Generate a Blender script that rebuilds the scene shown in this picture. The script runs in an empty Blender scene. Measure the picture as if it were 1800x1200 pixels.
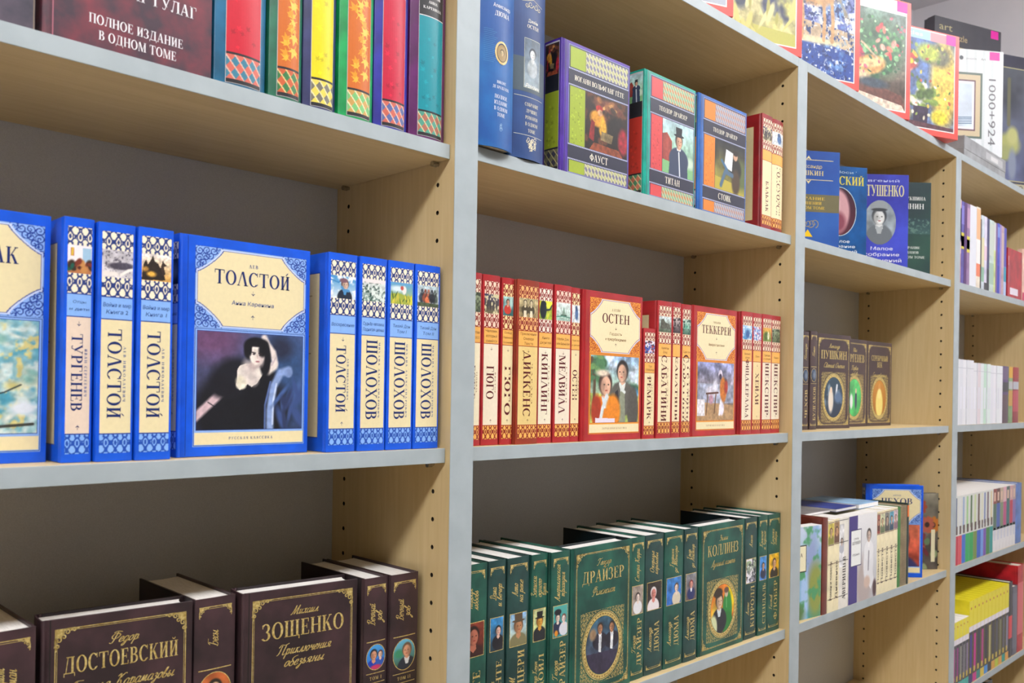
import bpy, math, random
import numpy as np
from mathutils import Matrix, Vector

SC = bpy.context.scene
COL = SC.collection
MM = 0.001

# ------------------------------------------------------------------ camera
cam_d = bpy.data.cameras.new('camera')
cam = bpy.data.objects.new('camera', cam_d)
COL.objects.link(cam)
CR = (0.70781517, -0.7062191, 0.01588271)
CU = (-0.01235036, 0.01010864, 0.99987263)
CF = (0.70628971, 0.70792118, 0.00156701)
cam.matrix_world = Matrix(((CR[0], CU[0], -CF[0], -0.65015), (CR[1], CU[1], -CF[1], -0.74832),
                           (CR[2], CU[2], -CF[2], 1.41052), (0, 0, 0, 1)))
cam_d.sensor_width = 36.0
cam_d.lens = 30.876
cam_d.shift_y = (686.418 - 600.0) / 1800.0
cam_d.clip_start = 0.02
cam_d.dof.use_dof = True
cam_d.dof.focus_distance = 1.18
cam_d.dof.aperture_fstop = 11.0
SC.camera = cam

# ------------------------------------------------------------------ world, exposure
wd = bpy.data.worlds.new('world')
SC.world = wd
wd.use_nodes = True
wd.node_tree.nodes['Background'].inputs[0].default_value = (0.85, 0.9, 1.0, 1)
wd.node_tree.nodes['Background'].inputs[1].default_value = 0.15
vs = SC.view_settings
vs.view_transform = 'Standard'
vs.look = 'None'
vs.gamma = 1.0
vs.use_curve_mapping = False
vs.exposure = 0.0
LAMP = 22.0         # emission of the hanging lamps' diffusers
# hanging lamps: centre x, centre y, length along x, width along y, height of the underside
LAMPS = [(-4.7, -1.05, 1.25, 0.26, 2.66, 0), (-3.35, -1.05, 1.25, 0.26, 2.66, 0), (-2.0, -1.05, 1.25, 0.26, 2.66, 0),
         (-0.65, -1.05, 1.25, 0.26, 2.66, 0), (0.7, -1.05, 1.25, 0.26, 2.66, 0), (1.85, -1.05, 0.85, 0.26, 2.66, 0)]
CEIL = 2.72

# ------------------------------------------------------------------ colours and materials
def lin(c):
    if isinstance(c, str):
        c = c.lstrip('#')
        if len(c) == 3:
            c = ''.join(k * 2 for k in c)
        c = [int(c[i:i + 2], 16) / 255 for i in (0, 2, 4)]
    a = np.asarray(c, float)
    return np.where(a <= 0.04045, a / 12.92, ((a + 0.055) / 1.055) ** 2.4)

def newmat(name, rough=0.5, spec=0.5, metal=0.0):
    m = bpy.data.materials.new(name)
    m.use_nodes = True
    nt = m.node_tree
    b = nt.nodes['Principled BSDF']
    b.inputs['Roughness'].default_value = rough
    b.inputs['Metallic'].default_value = metal
    b.inputs['Specular IOR Level'].default_value = spec
    return m, nt, b

def node(nt, typ, **kw):
    n = nt.nodes.new(typ)
    for k, v in kw.items():
        setattr(n, k, v)
    return n

def noise_mat(name, c0, c1, scale=20.0, rough=0.45, stretch=(1, 1, 1), bump=0.0, lo=0.35, hi=0.65, detail=4, metal=0.0, spec=0.5):
    m, nt, b = newmat(name, rough, spec, metal)
    tc = node(nt, 'ShaderNodeTexCoord')
    mp = node(nt, 'ShaderNodeMapping')
    mp.inputs['Scale'].default_value = stretch
    nz = node(nt, 'ShaderNodeTexNoise')
    nz.inputs['Scale'].default_value = scale
    nz.inputs['Detail'].default_value = detail
    rp = node(nt, 'ShaderNodeValToRGB')
    rp.color_ramp.elements[0].position = lo
    rp.color_ramp.elements[1].position = hi
    rp.color_ramp.elements[0].color = (*lin(c0), 1)
    rp.color_ramp.elements[1].color = (*lin(c1), 1)
    nt.links.new(tc.outputs['Object'], mp.inputs['Vector'])
    nt.links.new(mp.outputs['Vector'], nz.inputs['Vector'])
    nt.links.new(nz.outputs['Fac'], rp.inputs['Fac'])
    nt.links.new(rp.outputs['Color'], b.inputs['Base Color'])
    if bump:
        bp = node(nt, 'ShaderNodeBump')
        bp.inputs['Strength'].default_value = bump
        bp.inputs['Distance'].default_value = 0.0005
        nt.links.new(nz.outputs['Fac'], bp.inputs['Height'])
        nt.links.new(bp.outputs['Normal'], b.inputs['Normal'])
    return m

def wood_mat(name, c0, c1, c2, axis):
    """pale maple veneer, grain along axis (0 x, 1 y, 2 z)"""
    m, nt, b = newmat(name, 0.48, 0.4)
    tc = node(nt, 'ShaderNodeTexCoord')
    s = [9.0, 9.0, 9.0]
    s[axis] = 0.55
    mp = node(nt, 'ShaderNodeMapping')
    mp.inputs['Scale'].default_value = s
    nz = node(nt, 'ShaderNodeTexNoise')
    nz.inputs['Scale'].default_value = 14
    nz.inputs['Detail'].default_value = 6
    nz.inputs['Distortion'].default_value = 0.6
    n2 = node(nt, 'ShaderNodeTexNoise')
    s2 = [3.0, 3.0, 3.0]
    s2[axis] = 0.8
    m2 = node(nt, 'ShaderNodeMapping')
    m2.inputs['Scale'].default_value = s2
    n2.inputs['Scale'].default_value = 3.5
    n2.inputs['Detail'].default_value = 3
    r1 = node(nt, 'ShaderNodeValToRGB')
    r1.color_ramp.elements[0].position = 0.3
    r1.color_ramp.elements[1].position = 0.7
    r1.color_ramp.elements[0].color = (*lin(c0), 1)
    r1.color_ramp.elements[1].color = (*lin(c1), 1)
    mx = node(nt, 'ShaderNodeMixRGB')
    mx.inputs['Color2'].default_value = (*lin(c2), 1)
    ml = node(nt, 'ShaderNodeMath', operation='MULTIPLY')
    ml.inputs[1].default_value = 0.55
    L = nt.links.new
    L(tc.outputs['Object'], mp.inputs['Vector'])
    L(tc.outputs['Object'], m2.inputs['Vector'])
    L(mp.outputs['Vector'], nz.inputs['Vector'])
    L(m2.outputs['Vector'], n2.inputs['Vector'])
    L(nz.outputs['Fac'], r1.inputs['Fac'])
    L(n2.outputs['Fac'], ml.inputs[0])
    L(ml.outputs[0], mx.inputs['Fac'])
    L(r1.outputs['Color'], mx.inputs['Color1'])
    L(mx.outputs['Color'], b.inputs['Base Color'])
    return m

def ink_mat(name, rough):
    """printed paper: colour from the print, with a faint paper grain"""
    m, nt, b = newmat(name, rough, 0.45)
    at = node(nt, 'ShaderNodeAttribute')
    at.attribute_name = 'Col'
    nz = node(nt, 'ShaderNodeTexNoise')
    nz.inputs['Scale'].default_value = 260
    rp = node(nt, 'ShaderNodeMapRange')
    rp.inputs['To Min'].default_value = 0.93
    rp.inputs['To Max'].default_value = 1.05
    mx = node(nt, 'ShaderNodeVectorMath', operation='SCALE')
    tc = node(nt, 'ShaderNodeTexCoord')
    L = nt.links.new
    L(tc.outputs['Object'], nz.inputs['Vector'])
    L(nz.outputs['Fac'], rp.inputs['Value'])
    L(at.outputs['Color'], mx.inputs[0])
    L(rp.outputs['Result'], mx.inputs['Scale'])
    L(mx.outputs['Vector'], b.inputs['Base Color'])
    return m

def emit_mat(name, c, s):
    m = bpy.data.materials.new(name)
    m.use_nodes = True
    nt = m.node_tree
    nt.nodes.remove(nt.nodes['Principled BSDF'])
    e = node(nt, 'ShaderNodeEmission')
    e.inputs[0].default_value = (*c, 1)
    e.inputs[1].default_value = s
    nt.links.new(e.outputs[0], nt.nodes['Material Output'].inputs[0])
    return m

MT = {}
MT['ink'] = ink_mat('printed_ink', 0.38)
MT['gold'] = noise_mat('gold_foil', 'b99a4c', 'ecdc98', 420, 0.36, metal=0.4, lo=0.3, hi=0.7)
MT['pages'] = noise_mat('page_edges', 'cfc9bd', 'efeae0', 60, 0.8, (30, 30, 1))
MT['pages_top'] = noise_mat('page_edges_white', 'dcdad8', 'f4f3f2', 60, 0.8, (30, 1, 1))
MT['pages_yellow'] = noise_mat('yellow_page_edges', 'd8ca1a', 'e6da24', 60, 0.6)
MT['hole'] = noise_mat('drilled_hole', '20180f', '33271a', 200, 0.9)
MT['veneer_z'] = wood_mat('maple_veneer_upright', 'd0b98a', 'ddc89c', 'bfa574', 2)
MT['veneer_x'] = wood_mat('maple_veneer_shelf', 'd0b98a', 'ddc89c', 'bfa574', 0)
MT['edge'] = noise_mat('grey_edge_band', 'a0acb2', 'a8b4ba', 30, 0.42)
MT['backboard'] = noise_mat('grey_hardboard', 'b6b8ba', 'c0c2c4', 900, 0.7, bump=0.2)
MT['steel'] = noise_mat('nickel_pin', 'a8a8a8', 'c4c4c4', 300, 0.25, metal=1.0)
MT['wall'] = noise_mat('painted_wall', 'ebeaf0', 'f0eff4', 8, 0.8)
MT['wall_far'] = noise_mat('painted_wall_taupe', 'a8a29a', 'b0aaa2', 8, 0.8)
MT['ceiling'] = noise_mat('painted_ceiling', 'e2e1e6', 'e8e7eb', 6, 0.85)
MT['floor'] = noise_mat('pale_floor_tile', 'a39680', 'afa28b', 6, 0.4)
MT['white_plastic'] = noise_mat('white_plastic', 'e4e4e4', 'ededed', 20, 0.4)
MT['lamp'] = emit_mat('lamp_diffuser', (1.0, 0.98, 0.97), LAMP)

def board(c, amt=0.12, scale=30, rough=0.36):
    """book board cloth or laminate in one colour with a slight mottling"""
    key = 'board_%s_%s' % (c, amt)
    if key not in MT:
        a = np.array([int(c[i:i + 2], 16) / 255 for i in (0, 2, 4)])
        lo_ = np.clip(a * (1 - amt), 0, 1)
        hi_ = np.clip(a * (1 + amt) + amt * 0.05, 0, 1)
        MT[key] = noise_mat('book_board_' + c, lo_, hi_, scale, rough, detail=6)
    return MT[key]

# ------------------------------------------------------------------ mesh builder
class MB:
    def __init__(s):
        s.v, s.f, s.n = [], [], 0
        s.mats = []
    def mi(s, mat):
        if mat not in s.mats:
            s.mats.append(mat)
        return s.mats.index(mat)
    def add(s, V, F, mat, col=None):
        """V (n,3) in mm, F list/array of faces with equal length, col (3,) or per-corner array"""
        V = np.asarray(V, float).reshape(-1, 3)
        F = np.asarray(F, int)
        k = F.shape[1]
        if col is None:
            C = np.ones((F.size, 3)) * 0.5
        else:
            C = np.asarray(col, float)
            C = np.tile(C, (F.size, 1)) if C.ndim == 1 else C.reshape(-1, 3)
        s.v.append(V)
        s.f.append((F + s.n, k, s.mi(mat), C))
        s.n += len(V)
    def box(s, x0, y0, z0, x1, y1, z1, mat, c=0.0, col=None):
        """box with chamfered edges c"""
        if c <= 0:
            V = [(x, y, z) for x in (x0, x1) for y in (y0, y1) for z in (z0, z1)]
            F = [(0, 1, 3, 2), (4, 6, 7, 5), (0, 4, 5, 1), (2, 3, 7, 6), (0, 2, 6, 4), (1, 5, 7, 3)]
            s.add(V, F, mat, col)
            return
        # 24-vertex chamfered box
        X, Y, Z = (x0, x1), (y0, y1), (z0, z1)
        V, idx = [], {}
        sg = (1, -1)
        for i in (0, 1):
            for j in (0, 1):
                for k in (0, 1):
                    p = (X[i], Y[j], Z[k])
                    for ax in range(3):
                        q = [p[0] + sg[i] * c, p[1] + sg[j] * c, p[2] + sg[k] * c]
                        q[ax] = p[ax]
                        idx[i, j, k, ax] = len(V)
                        V.append(q)
        Q = []
        for ax in range(3):
            o = [a for a in range(3) if a != ax]
            for e in (0, 1):
                r = []
                for a, b in ((0, 0), (1, 0), (1, 1), (0, 1)):
                    t = [0, 0, 0]
                    t[ax] = e
                    t[o[0]] = a
                    t[o[1]] = b
                    r.append(idx[t[0], t[1], t[2], ax])
                Q.append(r)
        for ax in range(3):          # edge chamfers along ax
            o = [a for a in range(3) if a != ax]
            for a in (0, 1):
                for b in (0, 1):
                    r = []
                    for e, w in ((0, o[0]), (0, o[1]), (1, o[1]), (1, o[0])):
                        t = [0, 0, 0]
                        t[ax] = e
                        t[o[0]] = a
                        t[o[1]] = b
                        r.append(idx[t[0], t[1], t[2], w])
                    Q.append(r)
        s.add(V, Q, mat, col)
        T = [[s.n - len(V) + idx[i, j, k, a] for a in range(3)] for i in (0, 1) for j in (0, 1) for k in (0, 1)]
        s.f.append((np.array(T), 3, s.mi(mat), np.ones((24, 3)) * (0.5 if col is None else np.asarray(col))))
    def extrude(s, poly, z0, z1, mat, axis='z'):
        """closed outline [(x,y)] extruded from z0 to z1"""
        n = len(poly)
        V = [(x, y, z0) for x, y in poly] + [(x, y, z1) for x, y in poly]
        if axis == 'x':
            V = [(c, a, b) for a, b, c in V]
        s.add(V, [(i, (i + 1) % n, n + (i + 1) % n, n + i) for i in range(n)], mat)
        s.add(V[:n], [list(range(n - 1, -1, -1))], mat)
        s.add(V[n:], [list(range(n))], mat)
    def tube(s, p, q, r, mat, n=10, r2=None):
        p, q = Vector(p), Vector(q)
        d = (q - p).normalized()
        a = d.orthogonal().normalized()
        b = d.cross(a)
        V = []
        for e, rr in ((p, r), (q, r if r2 is None else r2)):
            for i in range(n):
                t = 2 * math.pi * i / n
                V.append(e + a * math.cos(t) * rr + b * math.sin(t) * rr)
        s.add([tuple(x) for x in V], [(i, (i + 1) % n, n + (i + 1) % n, n + i) for i in range(n)], mat)
        s.add([tuple(x) for x in V[:n]], [list(range(n - 1, -1, -1))], mat)
        s.add([tuple(x) for x in V[n:]], [list(range(n))], mat)
    def build(s, name, parent=None, fix=True):
        me = bpy.data.meshes.new(name)
        V = np.concatenate(s.v) * MM
        nl = sum(F.size for F, k, m, C in s.f)
        nf = sum(len(F) for F, k, m, C in s.f)
        me.vertices.add(len(V))
        me.vertices.foreach_set('co', V.ravel().astype(np.float32))
        me.loops.add(nl)
        me.loops.foreach_set('vertex_index', np.concatenate([F.ravel() for F, k, m, C in s.f]).astype(np.int32))
        me.polygons.add(nf)
        tot = np.concatenate([np.full(len(F), k) for F, k, m, C in s.f]).astype(np.int32)
        st = np.concatenate([[0], np.cumsum(tot)[:-1]]).astype(np.int32)
        me.polygons.foreach_set('loop_start', st)
        me.polygons.foreach_set('loop_total', tot)
        me.polygons.foreach_set('material_index', np.concatenate([np.full(len(F), m) for F, k, m, C in s.f]).astype(np.int32))
        if MT['ink'] in s.mats:
            at = me.attributes.new('Col', 'FLOAT_COLOR', 'CORNER')
            C = np.concatenate([C for F, k, m, C in s.f])
            at.data.foreach_set('color', np.concatenate([C, np.ones((len(C), 1))], 1).ravel().astype(np.float32))
        me.attributes.new('sharp_face', 'BOOLEAN', 'FACE').data.foreach_set('value', np.ones(nf, bool))
        for m in s.mats:
            me.materials.append(m)
        me.update(calc_edges=True)
        me.validate()
        o = bpy.data.objects.new(name, me)
        COL.objects.link(o)
        if parent is not None:
            o.parent = parent
        return o

def thing(name, label, cat, loc, rotz=0.0, group=None, roll=0.0, tilt=0.0):
    o = bpy.data.objects.new(name, None)
    o.empty_display_size = 0.02
    COL.objects.link(o)
    o.location = loc
    o.rotation_euler = (tilt, roll, rotz)
    o['label'] = label
    o['category'] = cat
    if group:
        o['group'] = group
    return o

def struct(name, mb):
    o = mb.build(name)
    o['kind'] = 'structure'
    return o
# ------------------------------------------------------------------ lettering: a hand-made serif capital face
ST, HL, SL, SH = 0.178, 0.06, 0.075, 0.05
def _rect(x0, y0, x1, y1):
    return [np.array([(x0, y0), (x1, y0), (x1, y1), (x0, y1)], float)]
def _stem(x, w=ST, y0=0.0, y1=1.0, top=True, bot=True):
    r = _rect(x, y0, x + w, y1)
    if bot:
        r += _rect(x - SL, y0, x + w + SL, y0 + SH)
    if top:
        r += _rect(x - SL, y1 - SH, x + w + SL, y1)
    return r
def _diag(x0, y0, x1, y1, w):
    return [np.array([(x0, y0), (x0 + w, y0), (x1 + w, y1), (x1, y1)], float)]
def _arc(cx, cy, rx, ry, a0, a1, tx, ty, n=14):
    out = []
    t = np.radians(np.linspace(a0, a1, n + 1))
    O = np.stack([cx + rx * np.cos(t), cy + ry * np.sin(t)], 1)
    I = np.stack([cx + (rx - tx) * np.cos(t), cy + (ry - ty) * np.sin(t)], 1)
    for i in range(n):
        out.append(np.array([O[i], O[i + 1], I[i + 1], I[i]]))
    return out
def _bowl(x, y0, y1, w):
    h = (y1 - y0) / 2
    return _arc(x, y0 + h, w, h, -90, 90, ST, HL, 10)
def _glyph(c, alt=False):
    S = ST
    if c == 'Т':
        return 0.78, _stem(.39 - S / 2, top=False) + _rect(0, .945, .78, 1) + _rect(0, .74, .045, 1) + _rect(.735, .74, .78, 1)
    if c == 'О':
        return 0.88, _arc(.44, .5, .44, .52, 0, 360, S * 1.05, HL, 26)
    if c == 'С':
        return 0.8, _arc(.43, .5, .43, .52, 45, 315, S * 1.05, HL, 20) + _rect(.70, .72, .75, 1.0) + _rect(.70, .13, .76, .2)
    if c in 'ИЙ':
        g = _stem(.09) + _stem(.72 - S) + _diag(.16, .06, .58, .94, .08)
        if c == 'Й':
            g = g + (_diag(.44, 1.06, .60, 1.24, .09) if alt else _arc(.41, 1.2, .15, .13, 180, 360, .06, .06, 8))
        return 0.81, g
    if c == 'Ш':
        return 1.15, _stem(.08, bot=False) + _stem(.50, bot=False) + _stem(.92, bot=False) + _rect(0, 0, 1.15, SH)
    if c == 'Щ':
        return 1.2, _stem(.08, bot=False) + _stem(.50, bot=False) + _stem(.92, bot=False) + _rect(0, 0, 1.2, SH) + _rect(1.12, -.18, 1.2, .03)
    if c == 'Ц':
        return .86, _stem(.08, bot=False) + _stem(.56, bot=False) + _rect(0, 0, .86, SH) + _rect(.78, -.18, .86, .03)
    if c == 'Х':
        return .84, _diag(.62, 0, .04, 1, S) + _diag(.06, 0, .66, 1, .06) + _rect(.52, 0, .84, SH) + _rect(-.02, 0, .24, SH) + _rect(0, 1 - SH, .3, 1) + _rect(.56, 1 - SH, .82, 1)
    if c == 'У':
        return .82, _diag(.40, .28, .04, 1, S) + _diag(.30, .0, .70, 1, .065) + _arc(.24, .1, .13, .1, 150, 340, .06, .05, 8) + _rect(-.02, 1 - SH, .28, 1) + _rect(.58, 1 - SH, .84, 1)
    if c == 'В':
        return .72, _stem(.08) + _bowl(.34, .5, 1, .31) + _bowl(.36, 0, .55, .36) + _rect(.2, 0, .4, HL) + _rect(.2, .5, .4, .55) + _rect(.2, 1 - HL, .36, 1)
    if c == 'Р':
        return .68, _stem(.08) + _bowl(.34, .44, 1, .34) + _rect(.2, .44, .36, .49) + _rect(.2, 1 - HL, .36, 1)
    if c == 'Г':
        return .64, _stem(.08) + _rect(.1, .945, .62, 1) + _rect(.57, .72, .62, 1)
    if c in 'ЕЁ':
        g = _stem(.08) + _rect(.1, .945, .62, 1) + _rect(.1, 0, .66, .05) + _rect(.2, .49, .5, .54) + _rect(.57, .76, .62, 1) + _rect(.61, 0, .66, .24) + _rect(.46, .38, .5, .65)
        if c == 'Ё':
            g = g + _rect(.18, 1.1, .28, 1.2) + _rect(.42, 1.1, .52, 1.2)
        return .68, g
    if c == 'Н':
        return .86, _stem(.08) + _stem(.63) + _rect(.2, .48, .65, .53)
    if c == 'К':
        return .82, _stem(.08) + _diag(.26, .46, .62, 1, .07) + _diag(.60, 0, .32, .56, S) + _rect(.52, 0, .84, SH) + _rect(.54, 1 - SH, .78, 1)
    if c == 'Л':
        if alt:
            return .84, _diag(.03, 0, .36, 1, .065) + _diag(.62, 0, .34, 1, S) + _rect(-.04, 0, .2, SH) + _rect(.54, 0, .88, SH)
        return .84, _stem(.62, top=False) + _rect(.2, .945, .84, 1) + _diag(.14, .1, .30, .96, .065) + _arc(.12, .09, .1, .09, 90, 380, .08, .07, 8)
    if c == 'Д':
        if alt:
            return .92, _diag(.12, .04, .42, 1, .065) + _diag(.60, .04, .38, 1, S) + _rect(.02, 0, .92, .055) + _rect(.02, -.17, .075, .03) + _rect(.865, -.17, .92, .03)
        return .92, _rect(.62, 0, .62 + S, 1) + _rect(.22, .945, .86, 1) + _diag(.14, .04, .32, .96, .065) + _rect(.0, 0, .92, .055) + _rect(.0, -.18, .06, .03) + _rect(.86, -.18, .92, .03)
    if c == 'А':
        return .84, _diag(.05, 0, .38, 1, .06) + _diag(.60, 0, .34, 1, S) + _rect(.2, .3, .62, .35) + _rect(-.03, 0, .22, SH) + _rect(.52, 0, .86, SH)
    if c == 'П':
        return .84, _stem(.08, top=False) + _stem(.61, top=False) + _rect(0, .955, .84, 1)
    if c == 'М':
        return 1.05, _stem(.08, .06) + _diag(.46, 0, .1, 1, S) + _diag(.48, 0, .86, 1, .055) + _stem(.80) + _rect(.0, 1 - SH, .24, 1)
    if c == 'Б':
        return .7, _stem(.08) + _rect(.1, .945, .62, 1) + _rect(.57, .76, .62, 1) + _bowl(.34, 0, .56, .36) + _rect(.2, 0, .36, HL) + _rect(.2, .51, .36, .56)
    if c == 'Ь':
        return .68, _stem(.08) + _bowl(.32, 0, .54, .34) + _rect(.2, 0, .34, HL) + _rect(.2, .49, .34, .54)
    if c == 'Ю':
        return 1.12, _stem(.08) + _rect(.2, .48, .45, .53) + _arc(.74, .5, .37, .52, 0, 360, S, HL, 24)
    if c == 'Я':
        return .76, _stem(.52) + _arc(.44, .71, .36, .29, 90, 270, S, HL, 10) + _rect(.42, .42, .56, .47) + _rect(.42, .95, .56, 1) + _diag(.06, 0, .34, .46, .09) + _rect(0, 0, .2, SH)
    if c == 'З':
        return .64, _arc(.26, .74, .32, .27, -80, 150, S, HL, 12) + _arc(.26, .26, .36, .28, -150, 85, S, HL, 12) + _rect(.02, .72, .07, .95)
    if c == 'Ф':
        return .98, _stem(.49 - S / 2) + _arc(.49, .5, .49, .33, 0, 360, S, HL, 24)
    if c == 'Ж':
        return 1.06, _stem(.53 - S / 2) + _diag(.06, 0, .46, .5, .1) + _diag(.9, 0, .5, .5, .1) + _diag(.46, .5, .1, 1, .07) + _diag(.52, .5, .88, 1, .07) + _rect(0, 0, .22, SH) + _rect(.84, 0, 1.06, SH)
    if c == 'Ч':
        return .78, _stem(.55) + _stem(.08, bot=False, y0=.55) + _arc(.36, .62, .28, .2, 180, 300, .12, HL, 8)
    if c == 'Ы':
        return .98, _glyph('Ь')[1] + _stem(.76)
    if c == ' ':
        return .3, []
    if c in '·.':
        return .3, _rect(.1, 0, .22, .12)
    return .5, _stem(.15)

_serif = {}
def serif(s, alt=False, track=0.1):
    """list of quads (4,2) for a line of capitals of unit height, and its width"""
    k = (s, alt, track)
    if k not in _serif:
        x, out = 0.0, []
        for c in s:
            w, g = _glyph(c, alt)
            out += [q + (x, 0) for q in g]
            x += w + track
        Q = np.array(out) if out else np.zeros((0, 4, 2))
        _serif[k] = (Q, max(x - track, .01))
    return _serif[k]

_sans = {}
def sans(s):
    """triangulated outline of a text in Blender's built-in face, cap height about 1"""
    if s not in _sans:
        cu = bpy.data.curves.new('text', 'FONT')
        cu.body = s
        cu.size = 1.37
        cu.resolution_u = 2
        ob = bpy.data.objects.new('text', cu)
        me = bpy.data.meshes.new_from_object(ob)
        me.calc_loop_triangles()
        V = np.array([v.co[:2] for v in me.vertices]).reshape(-1, 2)
        T = np.array([t.vertices[:] for t in me.loop_triangles], int).reshape(-1, 3)
        bpy.data.objects.remove(ob)
        bpy.data.meshes.remove(me)
        bpy.data.curves.remove(cu)
        if len(V):
            V[:, 0] -= V[:, 0].min()
        _sans[s] = (V, T, V[:, 0].max() if len(V) else .01)
    return _sans[s]

# ------------------------------------------------------------------ printing on a flat or rounded face
LAY = 0.09
class Face:
    def __init__(s, mb, o, U, V, N, w, h, bulge=0.0):
        s.mb, s.w, s.h, s.b = mb, w, h, bulge
        s.o, s.U, s.V, s.N = (np.asarray(a, float) for a in (o, U, V, N))
    def P(s, uv, lay):
        uv = np.asarray(uv, float).reshape(-1, 2)
        n = lay * LAY
        if s.b:
            t = np.clip(uv[:, 0] / s.w, 0, 1) * 2 - 1
            n = n + s.b * (1 - t * t)
        n = np.broadcast_to(n, (len(uv),))
        return s.o + uv[:, :1] * s.U + uv[:, 1:] * s.V + n[:, None] * s.N
    def _m(s, col):
        return (MT['gold'], None) if isinstance(col, str) and col == 'gold' else (MT['ink'], lin(col))
    def rect(s, u0, v0, u1, v1, col, lay=1):
        n = max(1, int(abs(u1 - u0) / 2.5)) if s.b else 1
        us = np.linspace(u0, u1, n + 1)
        uv = [(u, v) for u in us for v in (v0, v1)]
        m, c = s._m(col)
        s.mb.add(s.P(uv, lay), [(2 * i, 2 * i + 2, 2 * i + 3, 2 * i + 1) for i in range(n)], m, c)
    def frame(s, u0, v0, u1, v1, t, col, lay=1):
        s.rect(u0, v0, u1, v0 + t, col, lay)
        s.rect(u0, v1 - t, u1, v1, col, lay)
        s.rect(u0, v0 + t, u0 + t, v1 - t, col, lay)
        s.rect(u1 - t, v0 + t, u1, v1 - t, col, lay)
    def poly(s, pts, col, lay=1):
        m, c = s._m(col)
        s.mb.add(s.P(pts, lay), [list(range(len(pts)))], m, c)
    def quads(s, Q, col, lay=1):
        Q = np.asarray(Q, float).reshape(-1, 4, 2)
        if len(Q):
            m, c = s._m(col)
            s.mb.add(s.P(Q.reshape(-1, 2), lay), np.arange(len(Q) * 4).reshape(-1, 4), m, c)
    def ring(s, cx, cy, rx, ry, t, col, lay=1, n=48, a0=0, a1=360):
        s.quads(_arc(cx, cy, rx, ry, a0, a1, t, t, n), col, lay)
    def disc(s, cx, cy, rx, ry, col, lay=1, n=40):
        t = np.linspace(0, 2 * np.pi, n, endpoint=False)
        s.poly(np.stack([cx + rx * np.cos(t), cy + ry * np.sin(t)], 1), col, lay)
    def line(s, pts, w, col, lay=1):
        pts = np.asarray(pts, float)
        d = np.gradient(pts, axis=0)
        n = np.stack([-d[:, 1], d[:, 0]], 1)
        n /= np.linalg.norm(n, axis=1)[:, None] + 1e-9
        w = np.broadcast_to(np.asarray(w, float), (len(pts),))[:, None]
        a, b = pts + n * w / 2, pts - n * w / 2
        s.quads([[b[i], b[i + 1], a[i + 1], a[i]] for i in range(len(pts) - 1)], col, lay)
    def curl(s, x, y, r, a0, turns, w, col, lay=1, n=16):
        t = np.linspace(0, 1, n)
        a = np.radians(a0) + t * turns * 2 * np.pi
        rr = r * (1 - .85 * t)
        s.line(np.stack([x + rr * np.cos(a), y + rr * np.sin(a)], 1), w * (1 - .5 * t), col, lay)
    def _place(s, V, w, u, v, h, rot, align, wid, xs):
        sx = h * xs if wid is None else wid / w
        V = V * (sx, h)
        W = w * sx
        V = V - ((W / 2 if align == 'c' else 0 if align == 'l' else W), h / 2)
        if rot == -90:
            V = np.stack([V[:, 1], -V[:, 0]], 1)
        elif rot == 90:
            V = np.stack([-V[:, 1], V[:, 0]], 1)
        return V + (u, v)
    def caps(s, t, u, v, h, col, lay=3, rot=0, wid=None, alt=False, align='c', xs=1.0, track=.1):
        Q, w = serif(t, alt, track)
        if len(Q):
            P = s._place(Q.reshape(-1, 2), w, u, v, h, rot, align, wid, xs)
            s.quads(P.reshape(-1, 4, 2), col, lay)
    def text(s, t, u, v, h, col, lay=3, rot=0, wid=None, slant=0.0, align='c', xs=1.0):
        V, T, w = sans(t)
        if len(T):
            V = V.copy()
            V[:, 0] += V[:, 1] * slant
            P = s._place(V, w, u, v, h, rot, align, wid, xs)
            m, c = s._m(col)
            s.mb.add(s.P(P, lay), T, m, c)
    def pic(s, u0, v0, u1, v1, img, lay=1, mask=None):
        """printed picture: img (H,W,3) linear, row 0 at the bottom"""
        H, W = img.shape[:2]
        us, vs_ = np.linspace(u0, u1, W), np.linspace(v0, v1, H)
        uu, vv = np.meshgrid(us, vs_)
        P = s.P(np.stack([uu.ravel(), vv.ravel()], 1), lay)
        i = np.arange(H * W).reshape(H, W)
        F = np.stack([i[:-1, :-1], i[:-1, 1:], i[1:, 1:], i[1:, :-1]], -1).reshape(-1, 4)
        if mask is not None:
            k = mask[:-1, :-1] & mask[:-1, 1:] & mask[1:, 1:] & mask[1:, :-1]
            F = F[k.ravel()]
        C = img.reshape(-1, 3)[F.ravel()]
        s.mb.add(P, F, MT['ink'], C)
    def stamp(s, u0, v0, u1, v1, mask, col, lay=2):
        """cells of a mask printed in one colour"""
        H, W = mask.shape
        us, vs_ = np.linspace(u0, u1, W + 1), np.linspace(v0, v1, H + 1)
        j, i = np.nonzero(mask)
        Q = np.stack([np.stack([us[i], vs_[j]], 1), np.stack([us[i + 1], vs_[j]], 1), np.stack([us[i + 1], vs_[j + 1]], 1), np.stack([us[i], vs_[j + 1]], 1)], 1)
        s.quads(Q, col, lay)

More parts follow.
